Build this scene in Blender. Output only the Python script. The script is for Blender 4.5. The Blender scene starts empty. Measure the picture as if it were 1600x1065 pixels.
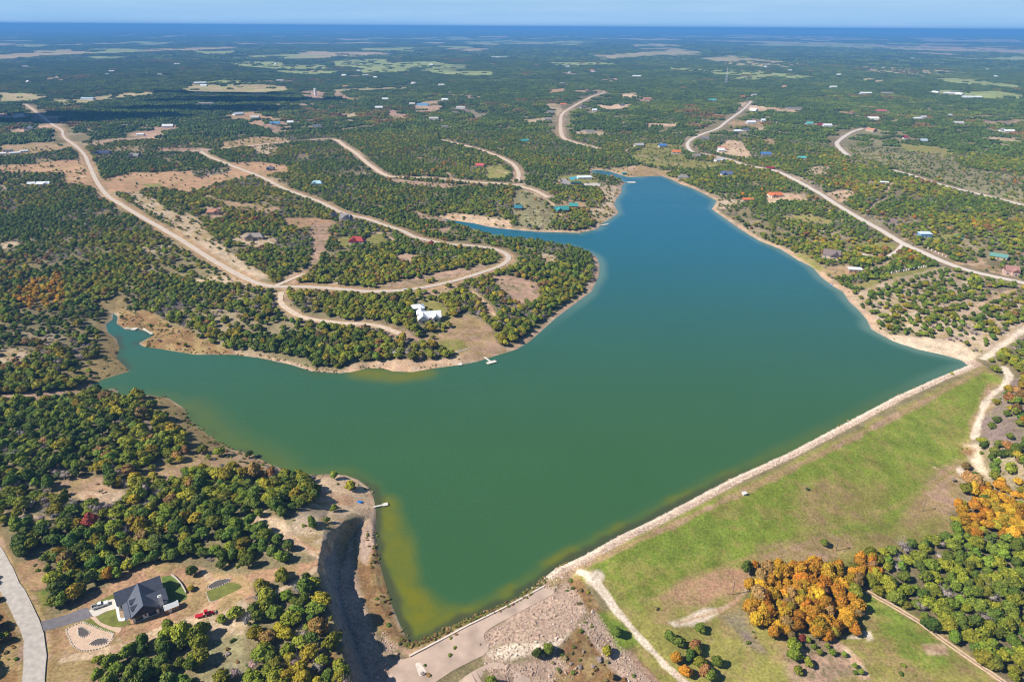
import bpy, bmesh, math, random
import numpy as np
from mathutils import Vector, Matrix

S = bpy.context.scene
COL = S.collection
random.seed(7)
import time
_T0 = time.time()
def mark(t):
    print('  %6.1f s  %s' % (time.time() - _T0, t), flush=True)
RNG = np.random.default_rng(11)

# ------------------------------------------------------------------ camera
FPX, PW, PH, CZ = 1067.0, 1600.0, 1065.0, 220.0
PITCH, ROLL = math.radians(24.69), math.atan(10.0 / 1600.0)
_up0 = np.array([0.0, math.sin(PITCH), math.cos(PITCH)])
_rt0 = np.array([1.0, 0.0, 0.0])
FWD = np.array([0.0, math.cos(PITCH), -math.sin(PITCH)])
RT = _rt0 * math.cos(ROLL) + _up0 * math.sin(ROLL)
UP = _up0 * math.cos(ROLL) - _rt0 * math.sin(ROLL)
CAMP = np.array([0.0, 0.0, CZ])
cd = bpy.data.cameras.new('camera')
cam = bpy.data.objects.new('camera', cd)
COL.objects.link(cam)
S.camera = cam
cd.sensor_width = 36.0
cd.lens = 36.0 * FPX / PW
cd.clip_start = 1.0
cd.clip_end = 400000.0
_m = Matrix(((RT[0], UP[0], -FWD[0], 0), (RT[1], UP[1], -FWD[1], 0), (RT[2], UP[2], -FWD[2], CZ), (0, 0, 0, 1)))
cam.matrix_world = _m

# ------------------------------------------------------------------ sky, sun, exposure
SUN_EL, SUN_AZ = math.radians(42.0), math.radians(254.0)      # azimuth clockwise from +Y
W = bpy.data.worlds.new('World')
S.world = W
W.use_nodes = True
_n, _l = W.node_tree.nodes, W.node_tree.links
_bg = _n['Background']
_sky = _n.new('ShaderNodeTexSky')
_sky.sky_type = 'NISHITA'
_sky.sun_disc = False
_sky.sun_elevation = SUN_EL
_sky.sun_rotation = SUN_AZ
_sky.altitude = 300.0
_sky.air_density = 1.0
_sky.dust_density = 0.0
_sky.ozone_density = 4.0
# pale blue haze that gathers towards the horizon all the way round, with faint high streaks
_tc = _n.new('ShaderNodeTexCoord')
_sx = _n.new('ShaderNodeSeparateXYZ')
_l.new(_tc.outputs['Generated'], _sx.inputs[0])
_mr = _n.new('ShaderNodeMapRange')
_mr.interpolation_type = 'SMOOTHSTEP'
_mr.inputs[1].default_value, _mr.inputs[2].default_value = -0.02, 0.17
_mr.inputs[3].default_value, _mr.inputs[4].default_value = 1.0, 0.0
_l.new(_sx.outputs[2], _mr.inputs[0])
_mp = _n.new('ShaderNodeMapping')
_mp.inputs['Scale'].default_value = (3.0, 3.0, 60.0)
_l.new(_tc.outputs['Generated'], _mp.inputs[0])
_cn = _n.new('ShaderNodeTexNoise')
_cn.inputs['Scale'].default_value = 1.6
_cn.inputs['Detail'].default_value = 5
_l.new(_mp.outputs[0], _cn.inputs['Vector'])
_cr = _n.new('ShaderNodeMix')
_cr.data_type = 'RGBA'
_cr.inputs[6].default_value = (3.7, 6.7, 10.6, 1)
_cr.inputs[7].default_value = (4.3, 7.2, 10.9, 1)
_cm = _n.new('ShaderNodeMapRange')
_cm.inputs[1].default_value, _cm.inputs[2].default_value = 0.42, 0.66
_l.new(_cn.outputs[0], _cm.inputs[0])
_l.new(_cm.outputs[0], _cr.inputs[0])
_mx = _n.new('ShaderNodeMix')
_mx.data_type = 'RGBA'
_l.new(_mr.outputs[0], _mx.inputs[0])
_l.new(_sky.outputs[0], _mx.inputs[6])
_l.new(_cr.outputs[2], _mx.inputs[7])
_l.new(_mx.outputs[2], _bg.inputs[0])
_bg.inputs[1].default_value = 0.062
sd = bpy.data.lights.new('sun', 'SUN')
sd.energy = 5.0
sd.angle = math.radians(0.53)
sd.color = (1.0, 0.94, 0.84)
sun = bpy.data.objects.new('sun', sd)
COL.objects.link(sun)
TOSUN = Vector((math.sin(SUN_AZ) * math.cos(SUN_EL), math.cos(SUN_AZ) * math.cos(SUN_EL), math.sin(SUN_EL)))
sun.rotation_euler = TOSUN.to_track_quat('Z', 'Y').to_euler()
sun.location = (0, 0, 400)
vs = S.view_settings
S.display_settings.display_device = 'sRGB'
vs.view_transform = 'Standard'
vs.look = 'None'
vs.exposure = 0.5
vs.gamma = 1.0
vs.use_curve_mapping = False
S.render.engine = 'CYCLES'
S.cycles.max_bounces = 5
S.cycles.diffuse_bounces = 2
S.cycles.glossy_bounces = 2
S.cycles.transmission_bounces = 2
S.cycles.transparent_max_bounces = 4
S.cycles.volume_bounces = 0
S.cycles.use_denoising = True
S.cycles.pixel_filter_type = 'BLACKMAN_HARRIS'
S.cycles.filter_width = 1.15

# ------------------------------------------------------------------ maths helpers
def smooth(a, b, x):
    t = np.clip((x - a) / (b - a), 0.0, 1.0)
    return t * t * (3 - 2 * t)

def vnoise(x, y, s, seed=0):
    """value noise in -1..1 with cells of s metres"""
    x = np.asarray(x, float) / s + 1000.37 + seed * 17.3
    y = np.asarray(y, float) / s + 2000.71 + seed * 31.9
    xi, yi = np.floor(x).astype(np.int64), np.floor(y).astype(np.int64)
    fx, fy = x - xi, y - yi
    fx, fy = fx * fx * (3 - 2 * fx), fy * fy * (3 - 2 * fy)
    def h(i, j):
        k = (i * 374761393 + j * 668265263 + seed * 974634777) & 0xFFFFFFFF
        k = ((k ^ (k >> 13)) * 1274126177) & 0xFFFFFFFF
        return ((k ^ (k >> 16)) & 0xFFFF) / 32767.5 - 1.0
    a, b, c, d = h(xi, yi), h(xi + 1, yi), h(xi, yi + 1), h(xi + 1, yi + 1)
    return (a * (1 - fx) + b * fx) * (1 - fy) + (c * (1 - fx) + d * fx) * fy

def fbm(x, y, s, seed=0, o=3):
    t, a, n = 0.0, 1.0, 0.0
    for i in range(o):
        t = t + a * vnoise(x, y, s / 2 ** i, seed + i * 7)
        n += a
        a *= 0.55
    return t / n

def ray0(px, py, z):
    px, py = np.asarray(px, float), np.asarray(py, float)
    u, v = (px - PW / 2) / FPX, (py - PH / 2) / FPX
    dx, dy, dz = (FWD[i] + RT[i] * u - UP[i] * v for i in range(3))
    dz = np.minimum(dz, -1e-4)
    t = (z - CZ) / dz
    return dx * t, dy * t

def project(x, y, z):
    vx, vy, vz = x - CAMP[0], y - CAMP[1], z - CAMP[2]
    zc = vx * FWD[0] + vy * FWD[1] + vz * FWD[2]
    return (PW / 2 + FPX * (vx * RT[0] + vy * RT[1] + vz * RT[2]) / zc,
            PH / 2 - FPX * (vx * UP[0] + vy * UP[1] + vz * UP[2]) / zc, zc)

def poly_at(pts, z):
    a = np.array(pts, float)
    x, y = ray0(a[:, 0], a[:, 1], z)
    return np.stack([x, y], 1)

def sdf(poly, x, y, reach=None):
    """signed distance to a closed polygon, positive outside; beyond reach metres of its box it is left large"""
    shp = np.shape(x)
    x, y = np.ravel(np.asarray(x, float)), np.ravel(np.asarray(y, float))
    out = np.full(x.shape, 1e6)
    if reach is not None:
        lo, hi = poly.min(0) - reach, poly.max(0) + reach
        idx = np.nonzero((x > lo[0]) & (x < hi[0]) & (y > lo[1]) & (y < hi[1]))[0]
    else:
        idx = np.arange(x.size)
    if idx.size == 0:
        return out.reshape(shp)
    X, Y = x[idx], y[idx]
    d2 = np.full(X.shape, 1e18)
    ins = np.zeros(X.shape, bool)
    n = len(poly)
    for i in range(n):
        ax, ay = poly[i]
        bx, by = poly[(i + 1) % n]
        ex, ey = bx - ax, by - ay
        wx, wy = X - ax, Y - ay
        t = np.clip((wx * ex + wy * ey) / max(ex * ex + ey * ey, 1e-9), 0, 1)
        qx, qy = wx - ex * t, wy - ey * t
        np.minimum(d2, qx * qx + qy * qy, out=d2)
        c = (ay > Y) != (by > Y)
        if ey != 0:
            ins ^= c & (X < ax + (Y - ay) * ex / ey)
    d = np.sqrt(d2)
    out[idx] = np.where(ins, -d, d)
    return out.reshape(shp)

def pdist(line, x, y, reach):
    """distance to an open polyline"""
    shp = np.shape(x)
    x, y = np.ravel(np.asarray(x, float)), np.ravel(np.asarray(y, float))
    out = np.full(x.shape, 1e6)
    for i in range(len(line) - 1):
        (ax, ay), (bx, by) = line[i], line[i + 1]
        idx = np.nonzero((x > min(ax, bx) - reach) & (x < max(ax, bx) + reach) & (y > min(ay, by) - reach) & (y < max(ay, by) + reach))[0]
        if idx.size == 0:
            continue
        ex, ey = bx - ax, by - ay
        wx, wy = x[idx] - ax, y[idx] - ay
        t = np.clip((wx * ex + wy * ey) / max(ex * ex + ey * ey, 1e-9), 0, 1)
        out[idx] = np.minimum(out[idx], np.hypot(wx - ex * t, wy - ey * t))
    return out.reshape(shp)

def catmull(p, step):
    p = np.asarray(p, float)
    q = np.vstack([2 * p[0] - p[1], p, 2 * p[-1] - p[-2]])
    out = []
    for i in range(1, len(q) - 2):
        n = max(1, int(np.linalg.norm(q[i + 1] - q[i]) / step))
        for k in range(n):
            t = k / n
            out.append(0.5 * (2 * q[i] + (q[i + 1] - q[i - 1]) * t + (2 * q[i - 1] - 5 * q[i] + 4 * q[i + 1] - q[i + 2]) * t * t
                              + (3 * q[i] - q[i - 1] - 3 * q[i + 1] + q[i + 2]) * t ** 3))
    out.append(q[-2])
    return np.array(out)

# ------------------------------------------------------------------ the lie of the land (outlines of the shore, dam and cut as seen from the drone, put on the ground)
LAKE_PX = [(638,1001),(642,1006),(673,995),(719,972),(767,955),(821,929),(846,907),(868,888),(912,868),(969,836),(1020,812),(1070,786),(1144,747),(1229,709),(1347,647),(1398,620),(1465,590),(1513,571),
 (1503,563),(1472,554),(1435,546),(1398,534),(1378,524),(1361,514),(1354,499),(1340,483),(1327,472),(1317,456),(1303,448),(1283,433),(1270,418),(1246,406),(1219,389),(1188,377),(1171,367),(1155,357),(1138,345),(1112,327),(1120,314),(1102,304),(1081,294),(1061,287),(1050,281),(1032,275),(1005,276),(982,277),(971,274),(952,268),(937,266),(924,266),(927,272),(945,275),(967,280),(978,286),(971,291),(972,300),(962,313),(960,320),(967,333),(953,342),(942,349),(933,358),(906,364),(870,363),(836,362),(802,359),(780,357),(761,354),(741,349),(705,344),(687,340),
 (705,347),(727,353),(761,365),(795,371),(831,374),(868,382),(888,384),(919,394),(932,401),(937,414),(936,431),(925,455),(898,475),(871,495),(844,519),(827,534),(807,546),(773,556),(746,565),(719,570),(679,575),(645,581),(614,580),(598,575),(574,575),(550,581),(530,583),(487,580),(456,570),(405,559),(365,554),(304,554),(257,546),(223,541),(216,536),(236,526),(243,522),(216,514),(196,515),(182,505),(184,495),(177,489),(176,499),(165,507),(169,519),(182,529),(187,543),(182,559),(193,570),(203,580),(182,586),(159,593),(135,607),(118,616),(135,613),(162,608),(182,607),(189,620),(209,617),(236,617),(264,622),(287,637),(294,654),(314,671),(338,688),(358,701),(389,708),(399,712),(422,725),(449,735),(490,742),(510,740),(540,742),(560,749),(577,762),(584,778),(586,789),(587,806),(586,840),(591,874),(601,908),(611,942),(625,975)]
LAKE = poly_at(LAKE_PX, 0.0)
DOWN = poly_at([(866,912),(1120,785),(1330,680),(1545,572),(1556,605),(1526,690),(1565,745),(1750,880)], 0.0)
DOWN = np.vstack([DOWN, [[420, 60], [60, 40], [-6, 170]]])
CHAN = poly_at([(585,803),(562,817),(543,847),(530,885),(527,920),(536,955),(552,1000),(574,1060),(596,1120),(600,1200),(690,1240),(650,1110),(622,1060),(612,1028),(626,1003),(606,935),(595,875),(590,810)], 1.5)
WPLAT = poly_at([(572,803),(546,812),(522,852),(505,890),(505,930),(520,975),(545,1065),(540,1300),(-300,1300),(-300,850),(100,800),(300,800),(430,800),(500,840)], 13.0)
SPILL = poly_at([(600,1040),(641,1023),(732,979),(848,918),(890,905),(920,950),(900,985),(800,1030),(740,1070),(680,1120),(590,1120)], 0.5)
DAM_EDGE = poly_at([(846,906),(868,888),(912,868),(969,836),(1020,812),(1070,786),(1144,747),(1229,709),(1347,647),(1398,620),(1465,590),(1513,571)], 0.0)
SILL_EDGE = poly_at([(638,1001),(642,1006),(673,995),(719,972),(767,955),(821,929),(846,907)], 0.0)
LOT_C = ray0(222, 945, 13.0)
_damA, _damB = poly_at([(850,905),(1540,570)], 0.0)
_dn = np.array([(_damB - _damA)[1], -(_damB - _damA)[0]])
_dn /= np.linalg.norm(_dn)

def hgt(x, y, lake=None):
    x, y = np.asarray(x, float), np.asarray(y, float)
    r = np.hypot(x, y)
    d = sdf(LAKE, x, y, 320.0) if lake is None else lake
    d = np.minimum(d, 320.0)
    dp = np.maximum(d, 0)
    west = smooth(-20, -90, x) * smooth(420, 300, y)
    A = 10.5 + 3.5 * fbm(x, y, 330.0, 3) + 3 * west
    nat = 0.8 * (1 - np.exp(-dp / 2.2)) + A * (1 - np.exp(-np.maximum(dp - 2, 0) / (62 - 20 * west)))
    nat = nat + 0.35 * fbm(x, y, 22.0, 9, 2) * smooth(3, 15, dp)
    nat = nat + smooth(800, 2200, r) * (9 * fbm(x, y, 900.0, 21, 3)) + smooth(2500, 9000, r) * 16 * fbm(x, y, 3600.0, 33, 2)
    nat = nat + smooth(11000, 40000, r) * (40 + 60 * fbm(x, y, 7000.0, 41, 4))
    wp = smooth(26, 0, sdf(WPLAT, x, y, 40.0))
    nat = nat * (1 - wp) + np.minimum(14.2 + 0.7 * fbm(x, y, 30.0, 5, 2), 0.4 + 0.6 * dp) * wp
    lot = smooth(46, 25, np.hypot(x - LOT_C[0], y - LOT_C[1]))
    nat = nat * (1 - lot) + 13.0 * lot
    cut = sdf(CHAN, x, y, 40.0)
    nat = np.minimum(nat, 1.2 + 0.7 * fbm(x, y, 6.0, 8, 3) + np.maximum(cut, 0) * (1.9 + 0.8 * fbm(x, y, 5.5, 18, 3)))
    # downstream of the dam
    sd_ = -sdf(DOWN, x, y, 60.0)
    w = smooth(-14, 8, sd_)
    dl = np.minimum(dp, 300.0)
    crest = np.minimum(0.1 + dp * 0.5, 3.0)
    dn = crest - 0.27 * np.maximum(dl - 10.5, 0)
    flo = -10.5 + 1.0 * fbm(x, y, 60.0, 12, 2)
    k = 3.0
    dn = flo + k * np.log1p(np.exp(np.clip((dn - flo) / k, -30, 30)))
    ss = (x - _damA[0]) * _dn[0] + (y - _damA[1]) * _dn[1]
    spl = smooth(10, -3, sdf(SPILL, x, y, 30.0))
    sp_h = 0.9 - 0.045 * np.maximum(dp - 1, 0) - 0.09 * np.maximum(dp - 22, 0) + 0.12 * fbm(x, y, 3.0, 15, 2)
    h = nat * (1 - w) + dn * w
    h = h * (1 - spl) + sp_h * spl
    h = np.where(d < 0, np.maximum(d * 0.35, -4.0), h)
    return h

def P(px, py):
    """the place on the ground that the drone sees at (px, py)"""
    px, py = np.atleast_1d(np.asarray(px, float)), np.atleast_1d(np.asarray(py, float))
    z = np.full(px.shape, 5.0)
    for i in range(14):
        x, y = ray0(px, py, z)
        z = z + 0.75 * (hgt(x, y) - z)
    x, y = ray0(px, py, z)
    return x, y, hgt(x, y)

def PP(pts):
    a = np.array(pts, float)
    x, y, z = P(a[:, 0], a[:, 1])
    return np.stack([x, y], 1)

# ------------------------------------------------------------------ materials
def mat(name, col, rough=0.85, var=0.25, scale=1.5, metal=0.0, bump=0.0, spec=0.3):
    m = bpy.data.materials.new(name)
    m.use_nodes = True
    n, l = m.node_tree.nodes, m.node_tree.links
    b = n['Principled BSDF']
    b.inputs['Roughness'].default_value = rough
    b.inputs['Metallic'].default_value = metal
    b.inputs['Specular IOR Level'].default_value = spec
    g = n.new('ShaderNodeNewGeometry')
    t = n.new('ShaderNodeTexNoise')
    t.inputs['Scale'].default_value = scale
    t.inputs['Detail'].default_value = 5
    l.new(g.outputs['Position'], t.inputs['Vector'])
    r = n.new('ShaderNodeMapRange')
    r.inputs[1].default_value, r.inputs[2].default_value = 0.25, 0.75
    r.inputs[3].default_value, r.inputs[4].default_value = 1 - var, 1 + var
    l.new(t.outputs[0], r.inputs[0])
    x = n.new('ShaderNodeVectorMath')
    x.operation = 'SCALE'
    x.inputs[0].default_value = col[:3]
    l.new(r.outputs[0], x.inputs['Scale'])
    l.new(x.outputs[0], b.inputs['Base Color'])
    if bump:
        bp = n.new('ShaderNodeBump')
        bp.inputs['Strength'].default_value = bump
        bp.inputs['Distance'].default_value = 0.1
        l.new(t.outputs[0], bp.inputs['Height'])
        l.new(bp.outputs[0], b.inputs['Normal'])
    return m

def obj(name, me, parent=None, mats=(), **props):
    o = bpy.data.objects.new(name, me)
    COL.objects.link(o)
    for m in mats:
        me.materials.append(m)
    if parent is not None:
        o.parent = parent
    for k, v in props.items():
        o[k] = v
    return o

def mesh(name, verts, faces, smooth_=False):
    me = bpy.data.meshes.new(name)
    me.from_pydata([tuple(v) for v in verts], [], faces)
    if smooth_:
        me.polygons.foreach_set('use_smooth', [True] * len(me.polygons))
    me.update()
    return me

def mesh_np(name, co, quads, smooth_=True):
    me = bpy.data.meshes.new(name)
    me.vertices.add(len(co))
    me.vertices.foreach_set('co', np.ascontiguousarray(co, np.float32).ravel())
    n = len(quads)
    me.loops.add(n * 4)
    me.loops.foreach_set('vertex_index', np.ascontiguousarray(quads, np.int32).ravel())
    me.polygons.add(n)
    me.polygons.foreach_set('loop_start', np.arange(0, n * 4, 4, dtype=np.int32))
    me.polygons.foreach_set('use_smooth', np.full(n, smooth_))
    me.update(calc_edges=True)
    return me

def root(name, label, cat, loc, rz=0.0, group=None):
    o = bpy.data.objects.new(name, None)
    COL.objects.link(o)
    o.empty_display_size = 0.5
    o.location = loc
    o.rotation_euler = (0, 0, rz)
    o['label'], o['category'] = label, cat
    if group:
        o['group'] = group
    return o

class MB:
    """collects simple solids for one mesh object"""
    def __init__(s):
        s.v, s.f = [], []
    def add(s, vs, fs):
        b = len(s.v)
        s.v += [tuple(v) for v in vs]
        s.f += [tuple(i + b for i in f) for f in fs]
        return s
    def box(s, x0, x1, y0, y1, z0, z1):
        return s.add([(x0,y0,z0),(x1,y0,z0),(x1,y1,z0),(x0,y1,z0),(x0,y0,z1),(x1,y0,z1),(x1,y1,z1),(x0,y1,z1)],
                     [(3,2,1,0),(4,5,6,7),(0,1,5,4),(1,2,6,5),(2,3,7,6),(3,0,4,7)])
    def hexa(s, b, t):
        return s.add(list(b) + list(t), [(3,2,1,0),(4,5,6,7),(0,1,5,4),(1,2,6,5),(2,3,7,6),(3,0,4,7)])
    def tube(s, p0, p1, r0, r1, n=7):
        p0, p1 = Vector(p0), Vector(p1)
        q = (p1 - p0).to_track_quat('Z', 'Y')
        vs = []
        for p, r in ((p0, r0), (p1, r1)):
            for i in range(n):
                a = 2 * math.pi * i / n
                vs.append(p + q @ Vector((r * math.cos(a), r * math.sin(a), 0)))
        return s.add(vs, [tuple(range(n))[::-1], tuple(range(n, 2 * n))] + [(i, (i + 1) % n, n + (i + 1) % n, n + i) for i in range(n)])
    def disc(s, c, axis, r, w, n=12):
        c, a = Vector(c), Vector(axis).normalized()
        return s.tube(c - a * w / 2, c + a * w / 2, r, r, n)
    def build(s, name, m, parent=None, **kw):
        return obj(name, mesh(name, s.v, s.f), parent, (m,), **kw)

# ------------------------------------------------------------------ what grows or lies where: (outline seen from the drone, soil, share of it under trees, soft edge in metres)
SOIL = dict(
    litter=(0.215, 0.175, 0.09), dirt=(0.43, 0.255, 0.15), pink=(0.42, 0.27, 0.19), sand=(0.56, 0.41, 0.27), pale=(0.47, 0.36, 0.25), dry=(0.33, 0.235, 0.105),
    lawn=(0.24, 0.23, 0.06), grass=(0.18, 0.235, 0.035), green=(0.19, 0.24, 0.034), meadow=(0.275, 0.25, 0.065), scrub=(0.27, 0.24, 0.125), rust=(0.235, 0.135, 0.06),
    chalk=(0.66, 0.54, 0.42), rock=(0.58, 0.45, 0.32), rubble=(0.44, 0.315, 0.235), marsh=(0.225, 0.165, 0.075), shore=(0.50, 0.33, 0.21), reeds=(0.19, 0.155, 0.045), bank=(0.27, 0.235, 0.21), field=(0.29, 0.32, 0.11), tan=(0.42, 0.32, 0.18), far=(0.05, 0.07, 0.03), purple=(0.25, 0.18, 0.15))
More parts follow.
